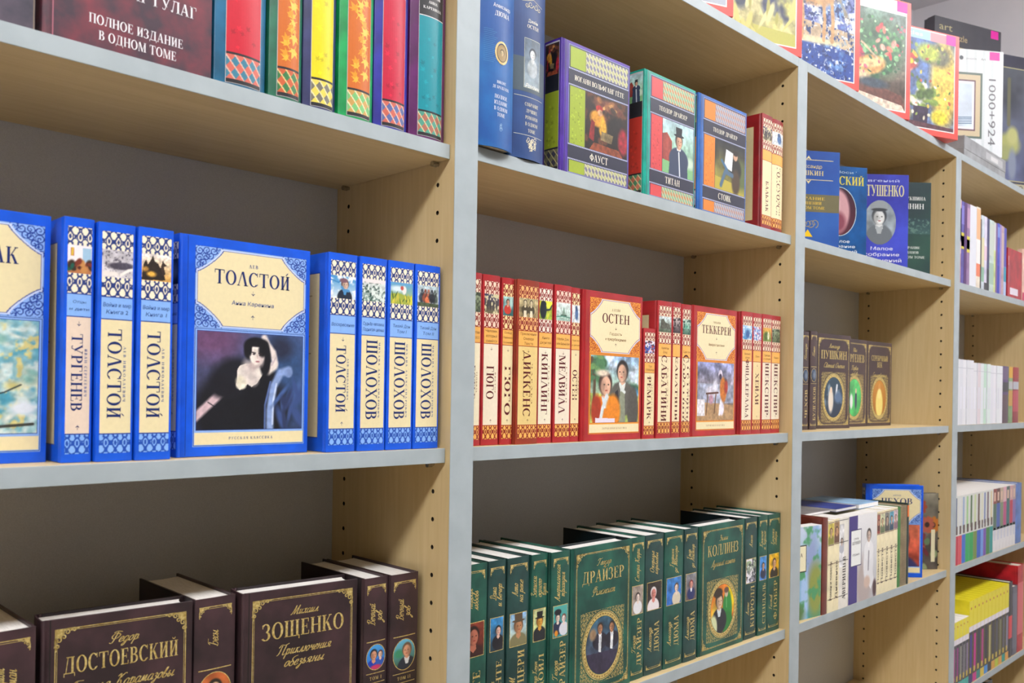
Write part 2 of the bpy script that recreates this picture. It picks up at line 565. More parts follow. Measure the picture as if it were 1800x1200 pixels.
# ------------------------------------------------------------------ painter for the printed pictures
def _vnoise(X, Y, seed):
    rs = np.random.RandomState(seed)
    g = rs.rand(64, 64)
    xi, yi = np.floor(X).astype(int), np.floor(Y).astype(int)
    fx, fy = X - xi, Y - yi
    fx, fy = fx * fx * (3 - 2 * fx), fy * fy * (3 - 2 * fy)
    G = lambda a, b: g[a % 64, b % 64]
    return (G(xi, yi) * (1 - fx) + G(xi + 1, yi) * fx) * (1 - fy) + (G(xi, yi + 1) * (1 - fx) + G(xi + 1, yi + 1) * fx) * fy
def fnoise(X, Y, sc, seed):
    return .55 * _vnoise(X * sc, Y * sc, seed) + .3 * _vnoise(X * sc * 2.1, Y * sc * 2.1, seed + 1) + .15 * _vnoise(X * sc * 4.3, Y * sc * 4.3, seed + 2)

class Cv:
    """picture canvas in unit coordinates, y up; colours are mixed in display space"""
    def __init__(s, w, h, res=1.7, bg='888', top=None):
        W, H = max(4, int(w * res)), max(4, int(h * res))
        s.X, s.Y = np.meshgrid(np.linspace(0, 1, W), np.linspace(0, 1, H))
        s.asp = w / h
        a, b = s.c(bg), s.c(top or bg)
        s.a = a + (b - a) * s.Y[..., None]
    @staticmethod
    def c(h):
        if not isinstance(h, str):
            return np.asarray(h, float)
        h = h.lstrip('#')
        if len(h) == 3:
            h = ''.join(k * 2 for k in h)
        return np.array([int(h[i:i + 2], 16) / 255 for i in (0, 2, 4)])
    def mix(s, m, col):
        m = np.clip(m, 0, 1)[..., None]
        s.a = s.a * (1 - m) + s.c(col) * m
        return s
    def el(s, cx, cy, rx, ry, col, soft=.15, rot=0):
        dx, dy = s.X - cx, s.Y - cy
        if rot:
            c, k = math.cos(math.radians(rot)), math.sin(math.radians(rot))
            dx, dy = dx * c + dy * k / s.asp, -dx * k * s.asp + dy * c
        r = np.sqrt((dx / rx) ** 2 + (dy / ry) ** 2)
        return s.mix((1 - r) / soft + .5, col)
    def pg(s, pts, col):
        m = np.zeros(s.X.shape, bool)
        n = len(pts)
        for i in range(n):
            (x0, y0), (x1, y1) = pts[i], pts[(i + 1) % n]
            if y0 == y1:
                continue
            m ^= ((s.Y >= min(y0, y1)) & (s.Y < max(y0, y1)) & (s.X < x0 + (s.Y - y0) * (x1 - x0) / (y1 - y0)))
        return s.mix(m.astype(float), col)
    def ln(s, pts, w, col):
        m = np.zeros(s.X.shape)
        for (x0, y0), (x1, y1) in zip(pts[:-1], pts[1:]):
            dx, dy = (x1 - x0) * s.asp, y1 - y0
            px, py = (s.X - x0) * s.asp, s.Y - y0
            t = np.clip((px * dx + py * dy) / (dx * dx + dy * dy + 1e-9), 0, 1)
            d = np.hypot(px - t * dx, py - t * dy)
            m = np.maximum(m, (w / 2 - d) / (w * .35 + 1e-6) + .5)
        return s.mix(m, col)
    def nz(s, sc, amt, seed=1, col=None, lo=.5, hi=.62):
        f = fnoise(s.X * s.asp, s.Y, sc, seed)
        if col is not None:
            return s.mix((f - lo) / (hi - lo) * amt, col)
        s.a = np.clip(s.a * (1 + (f[..., None] - .5) * 2 * amt), 0, 1)
        return s
    def blobs(s, n, cols, rx, ry, seed, x=(0, 1), y=(0, 1), soft=.5):
        r = random.Random(seed)
        for i in range(n):
            s.el(r.uniform(*x), r.uniform(*y), rx * r.uniform(.5, 1.3), ry * r.uniform(.5, 1.3), r.choice(cols), soft, r.uniform(-40, 40))
        return s
    def head(s, cx, cy, r, skin, hair, face=0.0, hat=None):
        """head of half-width r (in x), turned by face (-1..1)"""
        a = s.asp
        s.el(cx, cy + .18 * r * a, r * 1.18, r * a * 1.35, hair, .2)
        s.el(cx + face * r * .3, cy - .1 * r * a, r * .84, r * a * 1.12, skin, .2)
        s.el(cx + face * r * .3 - (1 if face >= 0 else -1) * r * .55, cy - .2 * r * a, r * .4, r * a * .8, s.c(skin) * .78, 1.2)
        dk = s.c(skin) * .4
        for e in (-.36, .36):
            s.el(cx + face * r * .5 + e * r, cy + .06 * r * a, r * .15, r * a * .09, dk, .5)
        s.ln([(cx + face * r * .62, cy), (cx + face * r * .7, cy - .3 * r * a)], r * a * .1, s.c(skin) * .8)
        s.el(cx + face * r * .5, cy - .6 * r * a, r * .24, r * a * .09, s.c(skin) * (.8, .5, .5), .5)
        if hat:
            s.el(cx, cy + 1.0 * r * a, r * 1.6, r * a * .26, hat, .2)
            s.pg([(cx - r * .95, cy + .95 * r * a), (cx + r * .95, cy + .95 * r * a), (cx + r * 1.05, cy + 2.5 * r * a), (cx - r * 1.05, cy + 2.5 * r * a)], hat)
        return s
    def bust(s, cx, cy, r, skin, hair, coat, face=0.0, hat=None, collar=None, wide=2.3):
        a = s.asp
        s.el(cx, cy - 3.3 * r * a, r * wide, r * a * 2.2, coat, .12)
        s.pg([(cx - r * .45, cy - .8 * r * a), (cx + r * .45, cy - .8 * r * a), (cx + r * .6, cy - 1.8 * r * a), (cx, cy - 2.3 * r * a), (cx - r * .6, cy - 1.8 * r * a)], skin)
        if collar:
            s.pg([(cx - r * .7, cy - 1.2 * r * a), (cx, cy - 1.6 * r * a), (cx + r * .7, cy - 1.2 * r * a), (cx + r * .3, cy - 2.6 * r * a), (cx - r * .3, cy - 2.6 * r * a)], collar)
        return s.head(cx, cy, r, skin, hair, face, hat)
    @property
    def img(s):
        return lin(np.clip(s.a, 0, 1))

def damask(w, h, fg, bg, seed=0, res=2.2, flip=False):
    """symmetrical palmette lattice of a book ornament band"""
    W, H = max(6, int(w * res)), max(6, int(h * res))
    X, Y = np.meshgrid((np.arange(W) + .5) / res - w / 2, (np.arange(H) + .5) / res)
    if flip:
        Y = h - Y
    X = np.abs(X)
    m = np.zeros(X.shape)
    def E(cx, cy, rx, ry):
        return np.hypot((X - cx) / rx, (Y - cy) / ry)
    def put(c):
        nonlocal m
        m = np.maximum(m, c.astype(float))
    P = 7.6
    for k in range(0, 5):
        cx = k * P
        put((np.abs(E(cx, h * .45, 2.3, h * .27) - 1) < .2))
        put(E(cx, h * .45, 1.0, h * .13) < 1)
        put(E(cx, h * .86, 1.0, 1.3) < 1)
        put(np.abs(E(cx + P / 2, h * .76, 3.0, h * .24) - 1) < .17)
        put(np.abs(E(cx + P / 2, h * .16, 2.6, h * .2) - 1) < .19)
        put(E(cx + P / 2, h * .46, 1.0, h * .1) < 1)
        put(E(cx + 1.9, h * .1, .6, 1.0) < 1)
        put(E(cx - 1.9, h * .1, .6, 1.0) < 1)
        put(E(cx + 2.4, h * .95, .9, .6) < 1)
    f, b = lin(fg), lin(bg)
    return b + (f - b) * m[..., None]

def arabesque(w, h, line, base, cream, res=2.0, corner=(25, 21), rim='ccd9f6'):
    """title panel: scroll-work corners around a cream cartouche with scooped corners"""
    W, H = int(w * res), int(h * res)
    X, Y = np.meshgrid((np.arange(W) + .5) / res, (np.arange(H) + .5) / res)
    x, y = np.minimum(X, w - X), np.minimum(Y, h - Y)
    L, B, C = lin(line), lin(base), lin(cream)
    # scrolls
    s = np.zeros(X.shape, bool)
    rs = np.random.RandomState(3)
    pts = [(4.5, 4.5), (11.5, 4), (4, 11.5), (18, 4), (4, 18), (10.5, 10), (15, 8.5), (8.5, 15.5), (23.5, 3.4), (3.4, 23)]
    for i, (cx, cy) in enumerate(pts):
        r = np.hypot(x - cx, y - cy)
        th = np.arctan2(y - cy, x - cx) * (1 if i % 2 else -1)
        R = 4.2
        s |= (r < R) & (np.cos(2 * np.pi * (r / 2.5) + th + i) > .35)
    img = np.where(s[..., None], L, B)
    # cartouche: rectangle with concave round corners
    cw, ch = corner
    m = 3.0
    inside = (x > m) & (y > m)
    d = np.hypot((x - m) / cw, (y - m) / ch)
    d2 = np.maximum((x - m) / cw, 0) ** 1.2 + np.maximum((y - m) / ch, 0) ** 1.2
    scoop = d2 < 1.0
    cart = inside & ~scoop
    near = (x > m - 1.6) & (y > m - 1.6) & (d2 > .86)
    near2 = (x > m - .6) & (y > m - .6) & (d2 > .95)
    img = np.where(near[..., None], lin(rim), img)
    img = np.where(near2[..., None], L, img)
    img = np.where(cart[..., None], C, img)
    edge = (x < .7) | (y < .7)
    return np.where(edge[..., None], L, img)

def diamonds(w, h, c0, c1, c2, step=5.0, res=1.6):
    """small harlequin pattern"""
    W, H = max(4, int(w * res)), max(4, int(h * res))
    X, Y = np.meshgrid((np.arange(W) + .5) / res, (np.arange(H) + .5) / res)
    a, b = (X + Y * .8) / step, (X - Y * .8) / step
    k = (np.floor(a) + np.floor(b)).astype(int) % 2
    img = np.where((k == 0)[..., None], lin(c0), lin(c1))
    e = (np.abs(a - np.round(a)) < .09)
    return np.where(e[..., None], lin(c2), img)

def lace(w, h, rx, ry, res=1.6, seed=5):
    """filigree filling the corners of a box around an ellipse"""
    W, H = int(w * res), int(h * res)
    X, Y = np.meshgrid((np.arange(W) + .5) / res - w / 2, (np.arange(H) + .5) / res - h / 2)
    out = np.hypot(X / rx, Y / ry) > 1.0
    ax, ay = np.abs(X), np.abs(Y)
    f = np.cos(ax * 1.9 + 2 * np.cos(ay * .9)) * np.cos(ay * 1.9 + 2 * np.cos(ax * .9))
    return out & (f > .22)
# ------------------------------------------------------------------ a thin cursive hand for the gilt titles (x-height 1)
_LOW = {
 'а': (.85, [[(.62, .85), (.35, 1), (.08, .6), (.1, .12), (.35, .0), (.6, .35), (.66, .95), (.62, .2), (.72, 0), (.9, .2)]]),
 'б': (.8, [[(.6, .6), (.35, .85), (.08, .5), (.15, .05), (.45, 0), (.65, .4), (.45, .8), (.2, 1.2), (.4, 1.6), (.85, 1.75)]]),
 'в': (.75, [[(.05, .1), (.3, 1.1), (.4, 1.6), (.25, 1.6), (.12, .8), (.15, .05), (.45, 0), (.62, .4), (.4, .62), (.75, .5)]]),
 'г': (.6, [[(.0, .75), (.15, 1), (.35, .9), (.5, .98), (.3, .5), (.2, .15), (.35, 0), (.6, .2)]]),
 'д': (.85, [[(.6, .85), (.35, 1), (.08, .6), (.1, .12), (.35, .0), (.6, .35), (.66, .95), (.55, -.3), (.3, -.8), (.12, -.6), (.4, -.2), (.9, .2)]]),
 'е': (.65, [[(.05, .4), (.4, .5), (.5, .85), (.3, 1), (.08, .6), (.1, .15), (.32, 0), (.68, .25)]]),
 'ж': (1.1, [[(.02, .8), (.25, 1), (.4, .55), (.25, .05), (.05, .15)], [(.55, 1), (.5, 0)], [(1.0, .85), (.8, 1), (.6, .5), (.8, .02), (1.1, .2)]]),
 'з': (.65, [[(.1, .85), (.3, 1), (.48, .75), (.25, .52), (.5, .3), (.4, -.4), (.2, -.75), (.08, -.5), (.4, -.05), (.7, .2)]]),
 'и': (.95, [[(.05, .7), (.2, 1), (.15, .3), (.25, 0), (.5, .35), (.62, 1), (.55, .25), (.68, 0), (.98, .25)]]),
 'к': (.8, [[(.15, 1), (.1, 0)], [(.6, .9), (.4, .95), (.15, .5), (.4, .4), (.5, .05), (.82, .2)]]),
 'л': (.8, [[(.0, .05), (.15, .05), (.3, .6), (.45, 1), (.5, .25), (.6, 0), (.82, .2)]]),
 'м': (1.05, [[(.0, .05), (.12, .05), (.3, 1), (.42, .05), (.7, 1), (.72, .2), (.82, 0), (1.05, .2)]]),
 'н': (.9, [[(.1, .8), (.2, 1), (.15, .0)], [(.16, .5), (.4, .58), (.62, .55)], [(.66, 1), (.6, .2), (.7, 0), (.92, .2)]]),
 'о': (.75, [[(.4, 1), (.12, .75), (.1, .2), (.35, 0), (.6, .4), (.55, .85), (.38, 1), (.5, .8), (.78, .85)]]),
 'п': (.9, [[(.05, .75), (.18, 1), (.15, .0)], [(.16, .5), (.35, .95), (.58, .95), (.58, .25), (.68, 0), (.92, .2)]]),
 'р': (.85, [[(.05, .75), (.2, 1), (.1, -.8)], [(.16, .5), (.38, .98), (.62, .8), (.55, .15), (.3, 0), (.2, .15), (.5, .05), (.88, .25)]]),
 'с': (.65, [[(.52, .8), (.35, 1), (.1, .65), (.1, .18), (.32, 0), (.66, .25)]]),
 'т': (1.2, [[(.05, .75), (.18, 1), (.14, 0)], [(.15, .5), (.34, .95), (.48, .9), (.46, 0)], [(.47, .5), (.66, .95), (.82, .9), (.82, .2), (.92, 0), (1.2, .2)]]),
 'у': (.85, [[(.05, .7), (.2, 1), (.15, .3), (.28, .02), (.52, .4), (.65, 1), (.5, -.3), (.25, -.8), (.08, -.55), (.4, -.1), (.88, .2)]]),
 'х': (.8, [[(.05, .85), (.25, 1), (.4, .5), (.55, 0), (.82, .2)], [(.7, .9), (.5, 1), (.38, .5), (.2, 0), (.02, .12)]]),
 'ч': (.8, [[(.05, .8), (.15, 1), (.18, .55), (.45, .5), (.58, 1), (.52, .2), (.62, 0), (.84, .2)]]),
 'ш': (1.3, [[(.05, .7), (.2, 1), (.14, .3), (.24, 0), (.45, .35), (.56, 1), (.5, .3), (.6, 0), (.82, .35), (.94, 1), (.88, .25), (1.0, 0), (1.3, .25)]]),
 'ы': (1.1, [[(.08, .75), (.2, 1), (.12, .2), (.3, 0), (.5, .3), (.3, .55), (.15, .4)], [(.5, .3), (.7, .3), (.82, 1), (.78, .2), (.88, 0), (1.12, .2)]]),
 'ь': (.7, [[(.08, .75), (.2, 1), (.12, .2), (.3, 0), (.5, .3), (.3, .55), (.15, .4)]]),
 'ю': (1.15, [[(.08, .8), (.18, 1), (.14, 0)], [(.15, .5), (.42, .5)], [(.75, 1), (.48, .75), (.48, .2), (.72, 0), (.95, .4), (.88, .85), (.75, 1)], [(.9, .6), (1.15, .5)]]),
 'я': (.85, [[(.0, .05), (.15, .1), (.35, .45), (.12, .7), (.3, .98), (.58, .9), (.52, .2), (.62, 0), (.86, .2)], [(.35, .45), (.55, .5)]]),
}
_UP = {
 'Ф': (1.5, [[(.75, 2), (.6, .2), (.4, -.1), (.1, .05)], [(.9, 1.7), (.4, 1.75), (.1, 1.2), (.4, .75), (1.0, .8), (1.3, 1.3), (1.0, 1.7), (.85, 1.6)], [(.1, 1.9), (.6, 2.15), (1.4, 1.95)]]),
 'Б': (1.3, [[(.5, 1.8), (.35, .4), (.1, .1)], [(.05, 1.6), (.4, 1.95), (1.35, 1.95)], [(.4, .8), (.9, 1.0), (1.1, .5), (.7, 0), (.15, .1)]]),
 'В': (1.2, [[(.5, 1.9), (.35, .3), (.05, .0)], [(.1, 1.5), (.5, 1.95), (1.0, 1.8), (.9, 1.25), (.45, 1.05), (1.0, .8), (1.05, .3), (.6, 0), (.25, .15)]]),
 'К': (1.4, [[(.1, 1.6), (.4, 1.95), (.5, 1.6), (.35, .3), (.05, 0)], [(1.3, 1.9), (1.0, 1.95), (.42, 1.0), (.8, .85), (1.0, .1), (1.4, .15)]]),
 'М': (1.7, [[(.0, .05), (.2, .05), (.45, .9), (.6, 1.95), (.7, .6), (.75, .1), (1.1, 1.2), (1.35, 1.95), (1.3, .4), (1.4, 0), (1.7, .2)]]),
 'П': (1.6, [[(.5, 1.75), (.4, .4), (.1, .0)], [(1.2, 1.75), (1.1, .3), (1.25, 0), (1.5, .2)], [(.0, 1.4), (.3, 1.9), (1.0, 1.8), (1.6, 2.05)]]),
 'Т': (1.4, [[(.75, 1.8), (.6, .4), (.35, 0), (.1, .15)], [(.0, 1.4), (.3, 1.95), (.9, 1.75), (1.4, 2.0)]]),
 'Л': (1.3, [[(.0, .1), (.25, .05), (.5, 1.0), (.75, 1.95), (.85, .6), (.95, .05), (1.3, .2)], [(.6, 1.95), (1.0, 1.9)]]),
 'А': (1.3, [[(.0, .1), (.25, .05), (.5, 1.0), (.8, 1.95), (.85, .6), (.95, .05), (1.3, .2)], [(.3, .75), (1.05, .85)]]),
 'У': (1.2, [[(.1, 1.6), (.3, 1.95), (.35, 1.2), (.6, .95), (.95, 1.4), (1.05, 1.95), (.85, .7), (.5, 0), (.15, .1)]]),
 'Д': (1.4, [[(.6, 1.9), (.5, .4), (.2, .02), (.1, .25), (.7, .0), (1.2, .5), (1.2, 1.4), (.8, 1.95), (.2, 1.6)]]),
 'З': (1.0, [[(.15, 1.6), (.5, 1.95), (.8, 1.6), (.4, 1.1), (.85, .7), (.7, .1), (.3, 0), (.1, .3)]]),
 'И': (1.6, [[(.1, 1.6), (.35, 1.95), (.35, .6), (.5, .05), (.9, .7), (1.25, 1.95), (1.2, .4), (1.3, 0), (1.6, .2)]]),
 'С': (1.2, [[(1.0, 1.6), (.8, 1.95), (.3, 1.5), (.2, .5), (.5, 0), (1.1, .3)]]),
 'Г': (1.1, [[(.5, 1.8), (.4, .4), (.15, 0)], [(.1, 1.6), (.4, 1.95), (1.2, 1.9)]]),
 'О': (1.3, [[(.7, 1.95), (.2, 1.5), (.2, .4), (.6, 0), (1.1, .6), (1.1, 1.5), (.7, 1.95)]]),
}
for _a, _b in (('Е', 'С'), ('О', 'О'), ('Р', 'П'), ('Ж', 'К'), ('Н', 'И')):
    _UP.setdefault(_a, _UP[_b])
def _smooth(P, n=5):
    P = np.asarray(P, float)
    if len(P) < 3:
        return P
    Q = np.concatenate([[2 * P[0] - P[1]], P, [2 * P[-1] - P[-2]]])
    out_ = []
    for i in range(1, len(Q) - 2):
        a, b, c, d = Q[i - 1:i + 3]
        for t in np.linspace(0, 1, n, endpoint=False):
            out_.append(.5 * (2 * b + (c - a) * t + (2 * a - 5 * b + 4 * c - d) * t * t + (3 * b - a - 3 * c + d) * t ** 3))
    out_.append(P[-1])
    return np.array(out_)
_scr = {}
def script(s, wt=.15):
    """quads of a cursive line and its width, x-height 1"""
    if s not in _scr:
        x, Q = 0.0, []
        for c in s:
            if c == ' ':
                x += .55
                continue
            k = c if c in _UP else c.replace('й', 'и').replace('ё', 'е').replace('ц', 'и').replace('щ', 'ш').replace('ф', 'р').replace('э', 'з')
            w, st = _UP[k] if k in _UP else _LOW.get(k, _LOW['и'])
            st = [list(p) for p in st]
            if c == 'й':
                st = st + [[(.3, 1.3), (.5, 1.18), (.7, 1.35)]]
            for p in st:
                L = _smooth(p)
                d = np.gradient(L, axis=0)
                ang = np.abs(d[:, 1]) / (np.linalg.norm(d, axis=1) + 1e-9)
                ww = wt * (.55 + .75 * ang)[:, None]
                n_ = np.stack([-d[:, 1], d[:, 0]], 1)
                n_ /= np.linalg.norm(n_, axis=1)[:, None] + 1e-9
                A, B = L + n_ * ww / 2 + (x, 0), L - n_ * ww / 2 + (x, 0)
                for i in range(len(L) - 1):
                    Q.append([B[i], B[i + 1], A[i + 1], A[i]])
            x += w
        Q = np.array(Q)
        Q[..., 0] += Q[..., 1] * .42
        _scr[s] = (Q, max(x, .1))
    return _scr[s]
def _face_script(F, t, u, v, h, col, lay=3, rot=0, wid=None):
    Q, w = script(t)
    V = Q.reshape(-1, 2)
    sx = h if wid is None else wid / w
    V = V * (sx, h) - (w * sx / 2, h / 2)
    if rot == 90:
        V = np.stack([-V[:, 1], V[:, 0]], 1)
    F.quads((V + (u, v)).reshape(-1, 4, 2), col, lay)
Face.script = _face_script
# ------------------------------------------------------------------ the room
CEIL = 2.755
WX0, WX1, WY0, WY1 = -6.2, 2.47, -4.6, 0.44
def slab(name, x0, y0, z0, x1, y1, z1, mat):
    b = MB()
    b.box(x0 * 1e3, y0 * 1e3, z0 * 1e3, x1 * 1e3, y1 * 1e3, z1 * 1e3, MT[mat])
    return struct(name, b)
slab('floor', WX0 - .1, WY0 - .1, -.05, WX1 + .1, WY1 + .1, 0, 'floor')
slab('ceiling', WX0 - .1, WY0 - .1, CEIL, WX1 + .1, WY1 + .1, CEIL + .05, 'ceiling')
slab('wall_back', WX0 - .1, WY1, 0, WX1 + .1, WY1 + .1, CEIL, 'wall')
slab('wall_right', WX1, WY0, 0, WX1 + .1, WY1, CEIL, 'wall')
slab('wall_left', WX0 - .1, WY0, 0, WX0, WY1, CEIL, 'wall_far')
slab('wall_front', WX0 - .1, WY0 - .1, 0, WX1 + .1, WY0, CEIL, 'wall_far')
slab('baseboard_back', WX0, WY1 - .015, 0, WX1 - .015, WY1, .07, 'white_plastic')
slab('baseboard_right', WX1 - .015, WY0, 0, WX1, WY1 - .015, .07, 'white_plastic')

LWORD = ('leftmost of six in front of the shelves', 'second from the left of six in front of the shelves', 'third from the left of six in front of the shelves',
         'fourth from the left of six in front of the shelves', 'fifth from the left of six in front of the shelves', 'short rightmost one in front of the shelves')
for i, (x, y, lx, ly, lz, turned) in enumerate(LAMPS):
    t = thing('hanging_lamp', 'white tubular hanging lamp, ' + LWORD[i], 'lamp', (x, y, lz), turned * math.pi / 2, 'hanging lamps')
    a, c = lx * 500, ly * 500
    b = MB()
    b.box(-a - 12, -c * .4, 96, a + 12, c * .4, 122, MT['white_plastic'], 3)
    for s in (-1, 1):
        b.box(s * (a + 7) - 7, -c, 36, s * (a + 7) + 7, c, 100, MT['white_plastic'], 3)
    b.build('housing', t)
    b = MB()
    b.extrude([(-c, 58), (-c * .8, 40), (c * .8, 40), (c, 58), (c, 84), (c * .6, 96), (-c * .6, 96), (-c, 84)], -a, a, MT['lamp'], 'x')
    b.build('diffuser', t)
    for s in (-1, 1):
        b = MB()
        b.tube((s * a * .7, 0, 122), (s * a * .7, 0, (CEIL - lz) * 1000 - 14), 3, MT['steel'])
        b.tube((s * a * .7, 0, (CEIL - lz) * 1000 - 14), (s * a * .7, 0, (CEIL - lz) * 1000), 28, MT['white_plastic'], 16)
        b.build('hanger_rod', t)

# ------------------------------------------------------------------ the bookcase
PITCH, UT, DEP, TOPZ, TH = 799.5, 35.0, 238.0, 2011.0, 16.5
UX = [k * PITCH for k in (-1, 0, 1, 2, 3)]
SHELF = {'A': (1696.5, 1689.5, 1696.5, 1698.5, 1698.5), 'B': (1345.7,) * 5, 'C': (997.5,) * 5, 'D': (680.0,) * 5, 'E': (350.0,) * 5}
def ztop(row, bay):
    """shelf top (m): bay 1 = the leftmost in the picture"""
    return SHELF[row][bay] * MM
case = thing('bookcase', 'long maple bookcase of open bays with grey front edges and adjustable shelves', 'bookcase', (0, 0, 0))
HY, HZ0, HR = (29.3, 208.0), 1391.0, 2.6

def hole_face(b, x, sgn, mat):
    """side of an upright with two columns of drilled pin holes; sgn -1 faces -x"""
    zs = [HZ0 + 32 * k for k in range(-38, 19)]
    z0, z1 = zs[0] - 16, zs[-1] + 16
    def quad(y0, y1, za, zb):
        V = [(x, y0, za), (x, y1, za), (x, y1, zb), (x, y0, zb)]
        b.add(V, [(3, 2, 1, 0)] if sgn < 0 else [(0, 1, 2, 3)], mat)
    ys = [1.0]
    for h in HY:
        ys += [h - 6, h + 6]
    ys.append(DEP)
    for i in (0, 2, 4):
        quad(ys[i], ys[i + 1], 0, TOPZ)
    ang = sorted([math.atan2(sz * 16, sy * 6) % (2 * math.pi) for sy in (-1, 1) for sz in (-1, 1)] + [k * math.pi / 4 for k in range(8)])
    n = len(ang)
    for h in HY:
        quad(h - 6, h + 6, 0, z0)
        quad(h - 6, h + 6, z1, TOPZ)
        for zc in zs:
            V = []
            for a in ang:
                c, s = math.cos(a), math.sin(a)
                k = min(6 / abs(c) if abs(c) > 1e-6 else 1e9, 16 / abs(s) if abs(s) > 1e-6 else 1e9)
                V.append((x, h + c * k, zc + s * k))
            for a in ang:
                V.append((x, h + math.cos(a) * HR, zc + math.sin(a) * HR))
            for a in ang:
                V.append((x - sgn * 11, h + math.cos(a) * HR, zc + math.sin(a) * HR))
            F = [(i, (i + 1) % n, n + (i + 1) % n, n + i) for i in range(n)]
            T = [(n + i, n + (i + 1) % n, 2 * n + (i + 1) % n, 2 * n + i) for i in range(n)]
            if sgn < 0:
                F = [f[::-1] for f in F]
                T = [f[::-1] for f in T]
            b.add(V, F, mat)
            b.add(V, T, MT['hole'])
            b.add(V[2 * n:], [list(range(n))], MT['hole'])

for i, x in enumerate(UX):
    b = MB()
    m = MT['veneer_z']
    hole_face(b, x, -1, m)
    hole_face(b, x + UT, 1, m)
    b.add([(x, 1, 0), (x + UT, 1, 0), (x + UT, DEP, 0), (x, DEP, 0), (x, 1, TOPZ), (x + UT, 1, TOPZ), (x + UT, DEP, TOPZ), (x, DEP, TOPZ)],
          [(3, 2, 1, 0), (4, 5, 6, 7), (0, 1, 5, 4), (2, 3, 7, 6)], m)
    u = b.build('upright', case)
    b = MB()
    b.box(x, 0, 0, x + UT, 1.0, TOPZ, MT['edge'], .3)
    b.build('edge_band', u)
for bay in range(4):
    x0, x1 = UX[bay] + UT, UX[bay + 1]
    b = MB()
    b.box(x0, DEP - 4, 60, x1, DEP, TOPZ - TH, MT['backboard'])
    b.build('back_panel', case)
    b = MB()
    b.box(x0, 1, TOPZ - TH, x1, DEP, TOPZ, MT['veneer_x'])
    tb = b.build('top_board', case)
    b = MB()
    b.box(x0, 0, TOPZ - TH, x1, 1, TOPZ, MT['edge'], .3)
    b.build('edge_band', tb)
    b = MB()
    b.box(x0, 22, 0, x1, 40, 62, MT['edge'])
    b.build('plinth', case)
    for row in 'ABCDE':
        z = SHELF[row][bay + 1]
        b = MB()
        b.box(x0 + .8, 9.5, z - TH, x1 - .8, DEP - 5, z, MT['veneer_x'])
        sh = b.build('shelf', case)
        b = MB()
        b.box(x0 + .8, 8.5, z - TH, x1 - .8, 9.5, z, MT['edge'], .3)
        b.box(x1 - .85, 8.5, z - TH, x1 - .75, 30, z, MT['edge'])
        b.build('edge_band', sh)
        for px, sg in ((x1, -1), (x0, 1)):
            for hy in HY:
                b = MB()
                b.tube((px - sg * 6, hy, z - TH - 2.6), (px + sg * 3.0, hy, z - TH - 2.6), 2.4, MT['steel'])
                b.tube((px + sg * 3.0, hy, z - TH - 3.2), (px + sg * 9.5, hy, z - TH - 3.2), 3.1, MT['steel'], 12)
                b.build('shelf_pin', case)
# ------------------------------------------------------------------ book builders (mm, spine at y = 0 facing -y, front cover on +x)
def hardcover(name, label, cat, loc, rotz, w, h, d, mats, spine=None, front=None, back=None, bulge=0.8, group=None,
              pages='pages', roll=0.0, tilt=0.0, labels=None, depth_gap=4.0):
    """mats: board material or (spine, front, back). spine/front/back draw on a Face."""
    if not isinstance(mats, tuple):
        mats = (mats,) * 3
    t = 2.4 if w > 18 else 1.6
    root = thing(name, label, cat, loc, rotz, group, roll, tilt)
    hw = w / 2
    b = MB()
    # page block, top printed whiter, fore-edge slightly hollow
    n = 6
    px = hw - t - .15
    ye = d - depth_gap
    y0 = bulge + 3.2
    out = [(-px, y0)]
    out += [(px, y0)]
    for i in range(n + 1):
        k = i / n * 2 - 1
        out.append((-k * px, ye - (1 - k * k) * min(3.5, w * .12)))
    b.extrude(out, 2.6, h - 2.8, MT[pages])
    b.build('page_block', root)
    # boards
    g = 6.0 + bulge
    b = MB()
    b.box(hw - t, g, 0, hw, d, h, mats[1], .35)
    if front:
        front(Face(b, (hw, 0, 0), (0, 1, 0), (0, 0, 1), (1, 0, 0), d, h))
    b.build('front_cover', root)
    b = MB()
    b.box(-hw, g, 0, -hw + t, d, h, mats[2], .35)
    if back:
        back(Face(b, (-hw, d, 0), (0, -1, 0), (0, 0, 1), (-1, 0, 0), d, h))
    b.build('back_cover', root)
    # spine with the two hinge grooves
    bl = bulge
    sw = w - 1.6
    O = [(-hw, g), (-hw + .3, g - 1), (-hw + 1.1, g - 2.6), (-hw + .3, g - 4.0), (-hw, g - 4.6), (-hw + .25, bl + .55)]
    K = 14
    for i in range(K + 1):
        u = i / K
        O.append((-sw / 2 + u * sw, bl - bl * (1 - (2 * u - 1) ** 2)))
    O += [(-x, y) for x, y in O[5::-1]]
    I = [(x * (hw - 1.5) / hw, y + (1.4 if 5 < i < len(O) - 6 else .6)) for i, (x, y) in enumerate(O)]
    b = MB()
    b.extrude(O + I[::-1], 0, h, mats[0])
    if spine:
        spine(Face(b, (-sw / 2, bl, 0), (1, 0, 0), (0, 0, 1), (0, -1, 0), sw, h, bl))
    b.build('spine', root)
    return root

